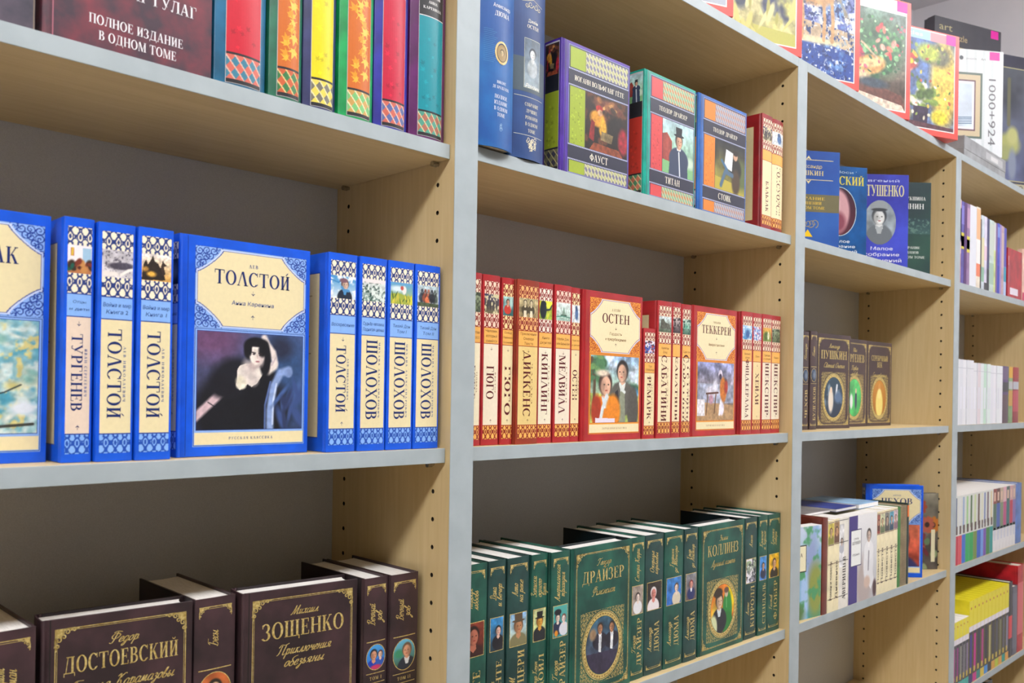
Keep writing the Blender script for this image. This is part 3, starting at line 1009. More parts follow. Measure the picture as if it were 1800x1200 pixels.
def paperback(name, label, cat, loc, rotz, w, h, d, mat, spine=None, front=None, back=None, group=None, roll=0.0, tilt=0.0, pages='pages_top'):
    root = thing(name, label, cat, loc, rotz, group, roll, tilt)
    hw = w / 2
    c = min(.5, w * .08)
    b = MB()
    b.box(-hw + c + .05, c + .05, .2, hw - c - .05, d - .6, h - .2, MT[pages])
    b.build('page_block', root)
    b = MB()
    O = [(-hw, d), (-hw, .6), (-hw + .6, 0), (hw - .6, 0), (hw, .6), (hw, d), (hw - c, d), (hw - c, .6 + c * .4), (hw - .6 - c * .4, c), (-hw + .6 + c * .4, c), (-hw + c, .6 + c * .4), (-hw + c, d)]
    b.extrude(O, 0, h, mat)
    if spine:
        spine(Face(b, (-hw, 0, 0), (1, 0, 0), (0, 0, 1), (0, -1, 0), w, h))
    if front:
        front(Face(b, (hw, 0, 0), (0, 1, 0), (0, 0, 1), (1, 0, 0), d, h))
    if back:
        back(Face(b, (-hw, d, 0), (0, -1, 0), (0, 0, 1), (-1, 0, 0), d, h))
    b.build('cover', root)
    return root

def out(x0, x1, y):
    """location of a book that shows its spine between x0 and x1"""
    return ((x0 + x1) / 2 * MM, y * MM)
def facing(x0, y, w, ang=0.0):
    """location and turn of a book that shows its front cover; x0 is its left end, y the plane of the cover"""
    # rotated by -90 deg + ang about its base: local +y -> world +x ; cover at local +x -> world -y
    a = math.radians(ang)
    return ((x0 - 0 + math.sin(a) * -w / 2) * MM, (y + math.cos(a) * w / 2) * MM), -math.pi / 2 + a

# ------------------------------------------------------------------ the blue and the red classics
BLUE = dict(b='0d58de', line='123a9c', base='8fb6f2', band='86b4f4', cream='e9dcb0', dk='1b2f6e', orn='f2ead2', ornl='253a7a', sub='36559a', deep='1d4fb4')
RED = dict(b='aa262c', line='a83a16', base='f0a13a', band='eeb45c', cream='efe2b8', dk='5c1216', orn='f4e2c8', ornl='8e2c24', sub='8f6230', deep='8c2a18')
def arrow(F, u, v, s, col, up=False):
    k = -1 if up else 1
    F.poly([(u - .35 * s, v), (u, v - k * s), (u + .35 * s, v), (u, v - k * .35 * s)], col, 3)
    F.poly([(u - s * .8, v - k * .1 * s), (u - .2 * s, v - k * .55 * s), (u - .3 * s, v - k * .1 * s)], col, 3)
    F.poly([(u + s * .8, v - k * .1 * s), (u + .2 * s, v - k * .55 * s), (u + .3 * s, v - k * .1 * s)], col, 3)
    F.rect(u - .06 * s, v, u + .06 * s, v + k * .9 * s, col, 3)

def classic_spine(P, title, cap, ln_, pic, sub=(), author=None, cv=112, arrows=True, cream=None, orn=None, ascale=None):
    def f(F):
        w, h = F.w, F.h
        m = 2.2 if w > 20 else 1.2
        u0, u1 = m, w - m + .6
        k = h / 204.0
        V = lambda t: h - t * k
        pw = u1 - u0
        o = orn or P['orn']
        F.pic(u0, V(23), u1, V(7.5), damask(pw, 15.5, P['ornl'], o), 1)
        F.pic(u0, V(46.3), u1, V(23), pic(pw, 23.3), 1)
        F.pic(u0, V(63), u1, V(46.3), damask(pw, 16.7, P['ornl'], o, flip=True), 1)
        F.rect(u0, V(63.8), u1, V(63), P['line'], 2)
        F.rect(u0, V(82), u1, V(63.8), P['band'], 1)
        F.rect(u0, V(82.8), u1, V(82), P['line'], 2)
        F.rect(u0, V(180), u1, V(82.8), cream or P['cream'], 1)
        F.rect(u0, V(181), u1, V(180), P['line'], 2)
        F.pic(u0, V(197), u1, V(181), damask(pw, 16, P['deep'], P['band'], flip=True), 1)
        c = (u0 + u1) / 2
        for i, s in enumerate(sub):
            y = 73 + (i - (len(sub) - 1) / 2) * 6
            F.text(s, c, V(y), 3.5 if pw > 20 else 2.3, P['sub'], 3, wid=min(pw * .9, len(s) * 2.6), slant=.12)
        off = pw * .06 if author else 0
        F.caps(title, c - off, V(82) - (cv - 82) * k - 19 * 0, cap, P['dk'], 3, rot=-90, wid=ln_, alt=True)
        if author:
            F.caps(author, c - off + cap / 2 + 2.6, V(cv), 2.1 if pw > 18 else 1.6, P['sub'], 3, rot=-90, wid=(ascale or .62) * ln_, alt=True, track=.35)
        if arrows:
            arrow(F, c, V(88.5), 2.2, P['dk'])
            arrow(F, c, V(175), 2.2, P['dk'], True)
    return f

def classic_front(P, first, title, sub, pic, tw=78, caph=13.5, series='РУССКАЯ КЛАССИКА', subw=46, shift=0.0):
    def f(F):
        w, h = F.w, F.h
        k = h / 204.0
        V = lambda t: h - t * k
        u0, u1 = 15.5, w - 4.5
        pw = u1 - u0
        F.pic(u0, V(84.5), u1, V(9), arabesque(pw, 75.5, P['line'], P['base'], P['cream']), 1)
        c = (u0 + u1) / 2
        F.caps(first, c, V(33.2 - caph * .5 - 3.4), 3.3, P['sub'], 3, alt=True, track=.3)
        F.caps(title, c + shift, V(35.5), caph, P['dk'], 3, wid=tw, alt=True)
        arrow(F, c, V(49), 2.6, P['dk'])
        for i, s in enumerate(sub):
            F.text(s, c, V(59 + i * 7.5 - (len(sub) - 1) * 2.5), 4.0, P['sub'], 3, wid=min(subw, len(s) * 3.4), slant=.08)
        arrow(F, c, V(72), 2.6, P['dk'], True)
        F.rect(u0, V(195), u1, V(84.5), P['base'], 1)
        F.rect(u0 + .5, V(194.4), u1 - .5, V(85.2), P['line'], 2)
        F.rect(u0 + 1.1, V(193.8), u1 - 1.1, V(85.8), P['base'], 3)
        F.rect(u0 + 2.6, V(180), u1 - 2.6, V(87), P['line'], 4)
        F.pic(u0 + 3.1, V(179.5), u1 - 3.1, V(87.5), pic(pw - 6.2, 92), 5)
        F.rect(u0 + 1.6, V(193.2), u1 - 1.6, V(182), P['cream'], 4)
        F.caps(series, c, V(187.6), 2.6, P['sub'], 5, alt=True, track=.35)
        F.rect(8.2, 1, 8.9, h - 1, P['line'], 1)
    return f
def cream_back(P):
    def f(F):
        F.rect(12, 14, F.w - 16, F.h - 20, 'd9cba0', 1)
        F.frame(12, 14, F.w - 16, F.h - 20, .8, P['line'], 2)
        for i in range(14):
            F.rect(22, F.h - 44 - i * 6, F.w - 30 - (i * 7) % 23, F.h - 42.6 - i * 6, 'a8956a', 2)
    return f

# ------------------------------------------------------------------ the gold-stamped classics (green and brown)
def flourish(F, u, v, su, sv, s, lay=2):
    """gold corner of scrolls growing from (u, v) towards (su, sv)"""
    P = lambda a, b: (u + su * a * s, v + sv * b * s)
    F.poly([P(0, 0), P(.34, .05), P(.4, .22), P(.24, .3), P(.22, .4), P(.05, .34)], 'gold', lay)
    for a, b, r, t in ((.5, .16, .16, 1.3), (.16, .5, .16, 1.3), (.78, .1, .11, 1.2), (.1, .78, .11, 1.2), (.36, .38, .13, 1.2)):
        p = P(a, b)
        F.curl(p[0], p[1], r * s, 200 if su > 0 else -20, t * su * sv, .07 * s, 'gold', lay, 12)
    F.line([P(.3, .05), P(.6, .02), P(1.0, .04)], .07 * s, 'gold', lay)
    F.line([P(.05, .3), P(.02, .6), P(.04, 1.0)], .07 * s, 'gold', lay)

def gilt_spine(script, author, pic, oval=False, vol=None, scol='b9b07a', first=None, small=False):
    def f(F):
        w, h = F.w, F.h
        m = max(1.6, w * .09)
        F.rect(m, h - 9.0, w - m, h - 8.2, 'gold', 2)
        F.rect(m + 3, h - 10.6, w - m - 3, h - 10.2, 'gold', 2)
        s = min(11, w * .34)
        flourish(F, m, h - 8.4, 1, -1, s)
        flourish(F, w - m, h - 8.4, -1, -1, s)
        n = len(script)
        sc = min(6.5, (w - 2 * m) / (n * 1.25))
        for i, t in enumerate(script):
            u = w / 2 + (i - (n - 1) / 2) * sc * 1.45
            F.script(t, u, h - 41 - i * 3, sc * .8, 'gold', 3, rot=90, wid=min(50, len(t) * sc * .62))
        if oval:
            F.rect(m, h - 71, w - m, h - 70, 'gold', 2)
            r = min((w - 2 * m) / 2, 21)
            cv = h - 72 - r * 1.12 - 2
            F.ring(w / 2, cv, r + .5, r * 1.12 + .5, .8, 'gold', 3)
            img = pic(2 * r, 2.24 * r)
            H, W = img.shape[:2]
            yy, xx = np.mgrid[0:H, 0:W]
            mask = ((xx / (W - 1) - .5) * 2) ** 2 + ((yy / (H - 1) - .5) * 2) ** 2 <= 1.0
            F.pic(w / 2 - r, cv - r * 1.12, w / 2 + r, cv + r * 1.12, img, 2, mask)
            b0 = cv - r * 1.12
            F.rect(m, b0 - 4, w - m, b0 - 3.3, 'gold', 2)
            if vol:
                F.caps(vol, w / 2, b0 - 9, 3.6, 'gold', 3, track=.25)
                F.rect(m, b0 - 14.5, w - m, b0 - 13.8, 'gold', 2)
                b0 -= 11
            if author:
                F.caps(author, w / 2 + w * .1, (b0 - 6 + 14) / 2, min(12, w * .38), 'gold', 3, rot=90, wid=min(66, b0 - 26, len(author) * 11))
        else:
            F.rect(m, h - 111.5, w - m, h - 69.5, 'gold', 2)
            F.pic(m + .8, h - 110.6, w - m - .8, h - 70.4, pic(w - 2 * m - 1.6, 40.2), 3)
            F.caps(author, w / 2 + w * .14, h - 115 - 37, min(12, w * .33), 'gold', 3, rot=90, wid=min(70, 11.5 * len(author)))
            if first:
                F.script(first.replace('.', ''), w / 2 - w * .2, h - 155, min(5, w * .14), 'gold', 3, rot=90, wid=min(36, len(first) * 4.4))
        F.rect(m, 7.6, w - m, 8.4, 'gold', 2)
        F.rect(m, 10, w - m, 10.5, 'gold', 2)
        flourish(F, m, 8.2, 1, 1, s * .6)
        flourish(F, w - m, 8.2, -1, 1, s * .6)
    return f

def gilt_front(first, title, script, pic, tw=88, caph=15.0, rx=44.0, ry=48.0, cu=None, cv=66.0):
    def f(F):
        w, h = F.w, F.h
        u0, u1, v0, v1 = 12.0, w - 6.0, 7.0, h - 9.0
        F.frame(u0, v0, u1, v1, .8, 'gold', 2)
        F.frame(u0 + 1.7, v0 + 1.7, u1 - 1.7, v1 - 1.7, .4, 'gold', 2)
        for su, uu in ((1, u0), (-1, u1)):
            for sv, vv in ((1, v0), (-1, v1)):
                flourish(F, uu, vv, su, sv, 20)
        c = (u0 + u1) / 2
        F.script(first, c, h - 26, 4.6, 'gold', 3, wid=min(40, len(first) * 5.2)) if first.strip() else None
        if isinstance(title, str):
            F.caps(title, c, h - 42.5, caph, 'gold', 3, wid=tw)
        else:
            for i, t in enumerate(title):
                F.caps(t, c, h - 38 - i * 15, caph, 'gold', 3, wid=min(tw, len(t) * caph * .7))
        for i, t in enumerate(script):
            F.script(t, c, h - 66 - i * 12.5, 5.4, 'gold', 3, wid=min(92, len(t) * 5.6)) if t.strip() else None
        bw, bh = 2 * rx + 6, 2 * ry + 4
        F.stamp(c - bw / 2, cv - bh / 2, c + bw / 2, cv + bh / 2, lace(bw, bh, rx + 1.5, ry + 1.5), 'gold', 2)
        F.ring(c, cv, rx, ry, 1.2, 'gold', 3)
        F.ring(c, cv, rx - 2, ry - 2, 6.0, 'gold', 3)
        for i in range(44):
            a = i * 2 * math.pi / 44
            F.disc(c + (rx - 5) * math.cos(a), cv + (ry - 5) * math.sin(a), 1.2, 1.0, '6e5420', 4, 6)
        a, bb = rx - 8.4, ry - 8.4
        img = pic(2 * a, 2 * bb)
        H, W = img.shape[:2]
        yy, xx = np.mgrid[0:H, 0:W]
        mask = ((xx / (W - 1) - .5) * 2) ** 2 + ((yy / (H - 1) - .5) * 2) ** 2 <= 1.0
        F.pic(c - a, cv - bb, c + a, cv + bb, img, 3, mask)
        F.rect(8.0, .5, 8.7, h - .5, '0c1a16', 1)
    return f

# ------------------------------------------------------------------ the bright laminated series with black bands
def leaf(F, u, v, s, a, col, lay):
    """maple leaf: five pointed lobes and a stalk"""
    pts = []
    for ang, r in ((-20, .25), (0, .62), (14, .42), (38, .95), (56, .48), (90, 1.15), (124, .48), (142, .95), (166, .42), (180, .62), (200, .25), (255, .2), (268, .7), (274, .7), (285, .2)):
        t = math.radians(a + ang)
        pts.append((u + r * s * math.cos(t), v + r * s * math.sin(t)))
    F.poly(pts, col, lay)
def band_spine(field, pat, side=8.0, leaves=None, title=(), pic=None, low=False, tz=150):
    def f(F):
        w, h = F.w, F.h
        u0, u1 = side, w - side * .75
        F.rect(u0 - .5, 2.4, u1 + .5, h - 3, 'b9b9bd', 3)
        F.rect(u0, 2.9, u1, 6.4, '26262c', 4)
        F.pic(u0, 6.4, u1, 29, diamonds(u1 - u0, 22.6, *pat, step=8.5, res=2.2), 4)
        F.rect(u0, 29, u1, 31.2, '26262c', 4)
        F.rect(u0, 31.2, u1, tz, field, 4)
        if leaves:
            r = random.Random(4)
            for i in range(34):
                leaf(F, r.uniform(u0 + 6, u1 - 6), 40 + (tz - 50) * i / 33, r.uniform(6, 9), r.uniform(-40, 220), leaves[i % len(leaves)], 5 + (i % 3) * .5)
        else:
            r = random.Random(9)
            a = np.array([int(field[i:i + 2], 16) / 255 for i in (0, 2, 4)])
            for i in range(14):
                leaf(F, r.uniform(u0 + 5, u1 - 5), r.uniform(36, tz - 8), r.uniform(3, 5), r.uniform(0, 360), np.clip(a * (.86 if i % 2 else 1.12), 0, 1), 5)
        if pic:
            F.rect(u0, tz, u1, tz + 4, '26262c', 4)
            F.rect(u0, tz + 4, u1, tz + 22, '1e2026', 4)
            F.pic(u0, tz + 22, u1, h - 5, pic(u1 - u0, h - 5 - tz - 22), 4)
        else:
            F.rect(u0, tz, u1, tz + 1, 'cfcfd4', 5)
            F.rect(u0, tz, u1, h - 4, '26262c', 4)
        for i, t in enumerate(title):
            F.caps(t, (u0 + u1) / 2, (tz + 10 + (len(title) - 1 - i) * 6.5), 3.0, 'e6e6e6', 6, wid=min((u1 - u0) * .8, len(t) * 3.2))
    return f
def band_front(edge, strip, pat, author, title, pic):
    def f(F):
        w, h = F.w, F.h
        u0, u1 = 16.0, w - 3.0
        k = h / 171.0
        V = lambda t: h - t * k
        F.rect(8.5, 1, 9.3, h - 1, '1c1c40', 1)
        F.rect(u0 - 1, V(170), u1 + .5, V(4), '8b93c0', 1)
        F.rect(u0, V(169), u1 - .5, V(5), '3a3d52', 2)
        us = u0 + (u1 - u0) * .26
        for a, b in ((6.5, 33), (153.5, 169)):
            F.rect(u0 + 2, V(b), us, V(a), strip, 3)
            F.pic(us + .6, V(b), u1 - 2, V(a), diamonds(u1 - us - 2.6, b - a, *pat, step=7.0, res=2.2), 3)
        for a, b, t, ch in ((36, 55, author, 6.6), (134, 151, title, 9.5)):
            F.rect(u0 - 1, V(b + 1.6), u1, V(a - 1.6), 'b9bfe0', 4)
            F.rect(u0 - 1, V(b), u1, V(a), '2b2e42', 5)
            n = max(4, int((u1 - u0) / 3))
            for e in (a - .9, b + .9):
                for i in range(n):
                    x = u0 + (i + .5) * (u1 - u0) / n
                    F.rect(x - .6, V(e + .4), x + .6, V(e - .4), '2b2e42', 5)
            F.caps(t, (u0 + u1) / 2, V((a + b) / 2), ch, 'f2eedd', 6, wid=min(w * .72, len(t) * ch * .78))
        F.rect(u0 + 2, V(132), us, V(57.5), strip, 3)
        r = random.Random(7)
        a = np.array([int(strip[i:i + 2], 16) / 255 for i in (0, 2, 4)])
        for i in range(40):
            leaf(F, r.uniform(u0 + 5, us - 3), r.uniform(V(130), V(60)), 2.4, r.uniform(0, 360), np.clip(a * (.85 if i % 2 else 1.15), 0, 1), 4)
        F.pic(us + 1, V(132), u1 - 2, V(57.5), pic(u1 - us - 3, 74.5), 4)
    return f
# ------------------------------------------------------------------ the printed pictures (generic scenes)
def P_blossom(w, h):
    c = Cv(w, h, 1.5, '8fbcc0', '7cb4c4')
    c.nz(5, .7, 3, 'd8dcc4', .48, .64).nz(8, .6, 8, '4f9fb8', .5, .64).nz(13, .7, 14, 'd2c886', .6, .68).nz(10, .7, 21, 'cfe0de', .52, .66)
    c.blobs(60, ['dfe6de', '6aaabc', 'c4bc7c', '9cc4cc', 'e6ead8', '7fb0a8'], .045, .035, 5, soft=1.2)
    c.ln([(.4, .29), (.62, .33), (.76, .36), (.88, .43)], .014, '2c3a3c').ln([(.3, .04), (.6, .05), (.97, .08)], .025, '3a3a36')
    return c.nz(24, .12, 9).el(.9, .22, .1, .06, 'dfe8f2', .8).img
def P_lady(w, h):
    c = Cv(w, h, 1.9, '343650', '5a5d86')
    c.nz(5, .35, 2).el(.12, .92, .3, .2, '6a4a6e', 1.2).el(.85, .55, .35, .6, '34507c', 1.2).el(.78, .86, .12, .12, '2a3048', .9)
    c.el(.42, .2, .46, .42, '191b22', .3).el(.33, .55, .2, .19, '1c1e28', .5, 20).el(.58, .42, .17, .35, '16181f', .3)
    c.ln([(-.02, .12), (.1, .25), (.22, .38)], .085, 'd3b8c0').ln([(.1, .28), (.17, .23)], .012, '22222c').el(.25, .44, .14, .12, '1c1d26', .5)
    c.pg([(.365, .63), (.39, .665), (.44, .684), (.5, .69), (.505, .74), (.575, .74), (.58, .68), (.61, .64), (.61, .59), (.586, .546), (.55, .48), (.498, .444), (.46, .472), (.42, .43), (.386, .407), (.349, .463), (.362, .52), (.36, .574)], 'eae2da')
    c.el(.4, .5, .05, .06, 'ddd6c0', .6).el(.4, .45, .045, .035, 'f0ead8', .5).el(.46, .62, .05, .1, 'd8ccc8', 1.2).el(.52, .52, .04, .06, 'd6cac6', 1.2)
    c.ln([(.66, .63), (.725, .7), (.7, .815), (.647, .889), (.615, .96)], .072, 'e2d6d2').ln([(.65, .62), (.71, .67)], .095, 'e8ddd6').ln([(.69, .68), (.73, .76)], .02, 'c8b8bc')
    c.el(.53, .672, .06, .03, 'b8a6a6', 1.0).el(.505, .655, .03, .04, 'c4b2b0', 1.2)
    c.el(.535, .875, .115, .09, '14151c', .25).el(.625, .74, .055, .19, '14151c', .3).el(.47, .82, .05, .09, '14151c', .4)
    c.el(.545, .778, .07, .112, 'ece2da', .22).el(.585, .76, .03, .09, 'd2c2c0', .9).el(.545, .905, .1, .042, '14151c', .3).el(.6, .83, .04, .07, '14151c', .5).el(.478, .83, .018, .06, '14151c', .5)
    c.ln([(.5, .806), (.53, .8)], .013, '2a2228').ln([(.562, .797), (.592, .792)], .013, '2a2228').el(.516, .787, .013, .008, '2a2228', .5).el(.576, .778, .013, .008, '2a2228', .5).el(.552, .71, .02, .008, 'a4626a', .5)
    c.ln([(.545, .785), (.552, .742)], .008, 'c9aea6').ln([(.5, .69), (.52, .66), (.57, .675)], .015, 'cdbcb8')
    c.ln([(.68, 0), (.68, .2), (.71, .45), (.78, .6), (.86, .63)], .085, '8aa3d6').ln([(.63, 0), (.63, .25), (.68, .5)], .02, '5a70a8')
    c.ln([(.705, .05), (.71, .3), (.74, .48)], .02, 'c2d2f0').el(.86, .6, .04, .05, '7d95c8', .4)
    return c.nz(22, .12, 6).blobs(14, ['3c5288', '46629c', '2e3a60'], .03, .12, 9, (.78, 1), (.05, .45), .9).img
def P_room(w, h):
    c = Cv(w, h, 2, 'efe9ee')
    c.pg([(.6, .42), (1, .42), (1, .92), (.6, .92)], '9fc3de').pg([(.12, .62), (.25, .62), (.25, .9), (.12, .9)], 'b5533a').ln([(.18, .65), (.2, .88)], .07, 'e2c24a')
    return c.pg([(0, 0), (1, 0), (1, .3), (0, .4)], 'b5764a').blobs(16, ['3a2a24', '1f5c4e', '7a3426', 'c58a4e', '4a2020'], .12, .13, 4, (0, 1), (.12, .42)).img
def P_snow(w, h):
    c = Cv(w, h, 2, 'd9d4d8', 'b9b6be')
    c.nz(6, .2, 4).el(.55, .42, .36, .13, '45404e', .5).el(.75, .45, .25, .12, '4c4858', .5).nz(14, .7, 9, '5c5866', .6, .66)
    return c.ln([(.6, .1), (.85, .3), (1, .34)], .1, 'f4eee8').el(.2, .12, .4, .1, 'e9e2dd', .6).img
def P_fire(w, h):
    c = Cv(w, h, 2, 'd8a24e', 'f5ecea')
    c.pg([(0, .1), (.06, .62), (.14, .78), (.2, .6), (.3, .8), (.36, .97), (.42, .75), (.55, .66), (.62, .5), (.72, .42), (.8, .05), (0, 0)], '2c2522')
    c.pg([(.62, .5), (.7, .82), (.76, .7), (.86, .62), (.74, .56), (.8, .3), (.7, .2)], '3a2c28').el(.32, .25, .15, .1, 'e8b04a', .8).el(.12, .42, .1, .09, 'b98a44', .8)
    return c.nz(12, .3, 6).img
def P_dark(w, h):
    return Cv(w, h, 2, '1d2a44', '38506e').nz(5, .6, 2).el(.6, .5, .3, .3, '6f7f96', 1).img
def P_scarf(w, h):
    c = Cv(w, h, 2.2, 'dfe8ee', '3f8fce')
    c.nz(4, .9, 5, 'f0f3f5', .45, .6).ln([(0, .8), (.3, .7), (.5, .9)], .06, '3c86c4')
    return c.bust(.55, .62, .13, 'd9b9a4', '5a3b3a', '1f2c3e', .4, None, '4b8ec4').ln([(.43, .5), (.5, .38), (.7, .36)], .12, '4b8ec4').el(.5, .8, .16, .1, '7d5a68', .4).img
def P_winter(w, h):
    return Cv(w, h, 2, '6f8f86', 'e9e6ea').nz(7, .95, 3, '2f4f48', .5, .58).nz(9, .9, 12, 'dfeae6', .52, .6).el(.5, .95, .7, .14, 'ece4e6', .6).img
def P_field(w, h):
    c = Cv(w, h, 2, 'b8c25a', '5a9fd6').el(.3, .7, .3, .14, 'dcecf5', .9).el(.6, .66, .1, .2, 'e8e6e4', .4).el(.5, .75, .07, .1, 'c0524a', .4)
    c.pg([(0, 0), (1, 0), (1, .42), (.7, .4), (.4, .5), (0, .46)], '9fae46')
    return c.blobs(22, ['3c5a26', 'c9c04a', '6f8a34', 'e0d24a'], .03, .2, 8, (0, 1), (.02, .42), .5).ln([(.92, .02), (.93, .38)], .06, 'e8e23a').img
def P_riders(w, h):
    c = Cv(w, h, 2, 'c9d3d6', 'b6cbd6')
    for x, col in ((.2, '3d4a58'), (.5, 'b0705a'), (.8, '5a6a68'), (.35, '8a4a3a'), (.66, '2c3440')):
        c.el(x, .42, .14, .24, col, .4).el(x, .75, .05, .09, col, .3).ln([(x - .05, .1), (x, .45), (x + .08, .7)], .05, '2f2c30')
    return c.el(.42, .3, .1, .16, 'e07a50', .5).pg([(0, 0), (1, 0), (1, .16), (0, .2)], '4c5a44').nz(9, .3, 5).img
def P_sepia(w, h):
    c = Cv(w, h, 2, '6f6448', '3c3a5e').nz(6, .8, 6, 'd8cfa4', .5, .6)
    for x in (.2, .38, .6, .82):
        c.el(x, .45, .06, .28, '3e3a3c', .5).el(x, .74, .04, .06, 'e0d4b4', .4)
    return c.img
def P_redlady(w, h):
    return Cv(w, h, 2, '2f6a6e', 'a8d0cc').nz(5, .4, 6).bust(.42, .7, .15, 'd4a184', '3c2a26', 'c23a2c', .4).el(.75, .7, .14, .3, 'b9dcd6', .8).img
def P_pair(w, h):
    c = Cv(w, h, 2, '8c7a56', 'b0a47c').nz(5, .5, 3)
    for x in (.3, .62):
        c.bust(x, .76, .08, 'd9cba4', '3a3226', '4a4230', 0).pg([(x - .08, 0), (x + .08, 0), (x + .06, .34), (x - .06, .34)], 'e4dcc0')
    return c.img
def P_bird(w, h):
    return Cv(w, h, 2, '8fae3a', 'ecea3e').nz(4, .5, 5).el(.28, .5, .25, .5, '1f2a30', .3).el(.3, .84, .2, .16, '1c2630', .3).ln([(.45, .5), (.8, .55), (1, .8)], .1, '22323a').ln([(.6, 0), (.7, .3)], .1, 'd8d23a').img
def P_ship(w, h):
    c = Cv(w, h, 2, '9fc4b8', 'e6f0ee').el(.5, .3, .22, .07, '3e5a4e', .3).ln([(.5, .3), (.5, .85)], .03, '5c6a60')
    return c.pg([(.38, .35), (.5, .85), (.62, .35)], '7f9a8c').ln([(0, .2), (.4, .26), (1, .2)], .06, '4f8a78').nz(10, .25, 4).img
def P_bluefig(w, h):
    return Cv(w, h, 2, 'd5dfe6', 'eef2f4').el(.55, .5, .2, .36, '4c6fa0', .4).el(.5, .82, .12, .14, '35507e', .4).nz(8, .25, 8).img
def P_couple(w, h):
    c = Cv(w, h, 1.9, '9cb45a', '9fc0e6')
    c.nz(4, .8, 9, 'd5e2f4', .5, .66).pg([(0, .0), (1, 0), (1, .4), (0, .44)], 'a8bc62').el(.88, .5, .2, .08, '3f6f56', .5).el(.9, .44, .1, .08, '4f8fd0', .8)
    c.el(.12, .8, .2, .22, '4c7a56', .6).nz(10, .5, 15).ln([(.06, .1), (.08, .6), (.02, .95)], .06, '5c4a38').blobs(20, ['4f8058', '6f9a5e', '3a6148'], .06, .05, 6, (0, .34), (.58, 1), .5)
    c.bust(.65, .76, .105, 'e2b59a', '2a2422', '5f5d58', -.35, None, 'e6ebe8', 2.6).pg([(.46, .0), (.5, .46), (.56, .5), (.6, 0)], '25242c').pg([(.58, .0), (.6, .46), (.7, .5), (.72, .0)], '8d9580')
    c.el(.88, .2, .12, .34, '55534e', .2).ln([(.6, .58), (.64, .5), (.7, .46)], .05, 'dde6e4')
    c.bust(.3, .56, .115, 'e8b79c', '3c2622', 'e2821e', .3, None, 'd5e2ec', 2.4).el(.46, .16, .15, .26, 'e88a22', .3).el(.12, .2, .1, .22, 'a8381e', .4)
    c.ln([(.33, .4), (.25, .22), (.2, .02)], .07, 'dbe6ee').el(.24, .74, .13, .05, 'e8d8c4', .8)
    return c.nz(26, .1, 4).pg([(.1, 0), (.5, 0), (.5, .06), (.1, .07)], 'e9dff0').img
def P_collage(w, h):
    return Cv(w, h, 2, 'd8d4ec', 'eceaf4').nz(5, .9, 4, '3a56b0', .5, .56).nz(7, .9, 14, 'b03a3a', .6, .64).nz(9, .9, 22, '1c2238', .58, .64).img
def P_castle(w, h):
    return Cv(w, h, 2, '4a5a44', 'd4e2e8').pg([(.1, .2), (.15, .8), (.35, .85), (.5, .62), (.8, .55), (.95, .25)], '56584e').nz(8, .4, 6).img
def P_mono(w, h):
    return Cv(w, h, 2, '3a3036', 'd8c8c4').nz(6, .8, 6, '2a2026', .48, .58).img
def P_sails(w, h):
    return Cv(w, h, 2, '3f6a58', 'cfe6da').nz(6, .7, 6, '1f4a3e', .5, .6).pg([(.2, .4), (.4, .8), (.5, .4)], '5fae94').pg([(.5, .4), (.66, .75), (.8, .4)], '8cc8b0').img
def P_tea(w, h):
    c = Cv(w, h, 1.9, 'a88a66', '8088b4')
    c.nz(6, .6, 4).pg([(0, .3), (1, .3), (1, .62), (0, .64)], '9fa6bc').nz(9, .3, 9).pg([(0, 0), (1, 0), (1, .26), (0, .32)], 'b39068').pg([(0, .08), (.2, .08), (.2, .36), (0, .36)], 'e4e2ea')
    c.el(.4, .5, .17, .1, 'd4d2e2', .4).el(.48, .6, .07, .1, 'dcdcec', .5).ln([(.24, .46), (.56, .48)], .03, '5c3428').ln([(.28, .45), (.24, .1)], .03, '6a4a34').ln([(.5, .45), (.46, .12)], .03, '6a4a34').el(.37, .36, .06, .08, 'c99ab0', .5)
    c.el(.7, .53, .09, .22, 'c8762e', .3, 5).el(.78, .58, .05, .12, 'a83a2a', .5).el(.66, .2, .07, .12, 'e2def0', .4).ln([(.64, .34), (.6, .1)], .05, 'e8e2ea').el(.62, .8, .055, .08, 'dcd4e6', .3).el(.62, .76, .04, .05, '3a3248', .4)
    return c.nz(20, .2, 3).img
def P_blue(w, h):
    return Cv(w, h, 2, '3f86c0', '9ac8ec').nz(6, .8, 6, 'dceaf2', .5, .62).el(.5, .4, .2, .3, '2f5f9a', .6).img
def P_bluered(w, h):
    return Cv(w, h, 2, '4a68b4', '7ab4e8').nz(6, .9, 6, 'c05a7a', .54, .6).nz(8, .9, 16, 'e2e6f2', .55, .62).img
def P_sunset(w, h):
    return Cv(w, h, 2, '6a8a3a', 'e8a84a').el(.4, .4, .3, .3, '4f6a2c', .5).el(.6, .4, .12, .3, 'e2e4c0', .5).nz(8, .3, 6).img
def P_forest(w, h):
    return Cv(w, h, 2, '5a6a4a', '9aa88a').nz(6, .8, 6, '3a4434', .5, .6).img
def port(bg, bg2, skin, hair, coat, hat=None, face=.3, cx=.5, cy=.6, r=.24, collar=None, nz=5):
    return lambda w, h: Cv(w, h, 2, bg, bg2).nz(nz, .35, 4).bust(cx, cy, r, skin, hair, coat, face, hat, collar).img
def P_twofaces(w, h):
    return Cv(w, h, 2, '2f8a96', '54b0a8').bust(.3, .62, .15, 'e8d6c8', '22222a', '28324e', .2).bust(.74, .56, .15, 'e9d9d4', '7a4a40', 'd9dce8', -.4).el(.3, .8, .24, .1, '24242c', .3).el(.2, .12, .12, .1, 'e0902e', .5).img
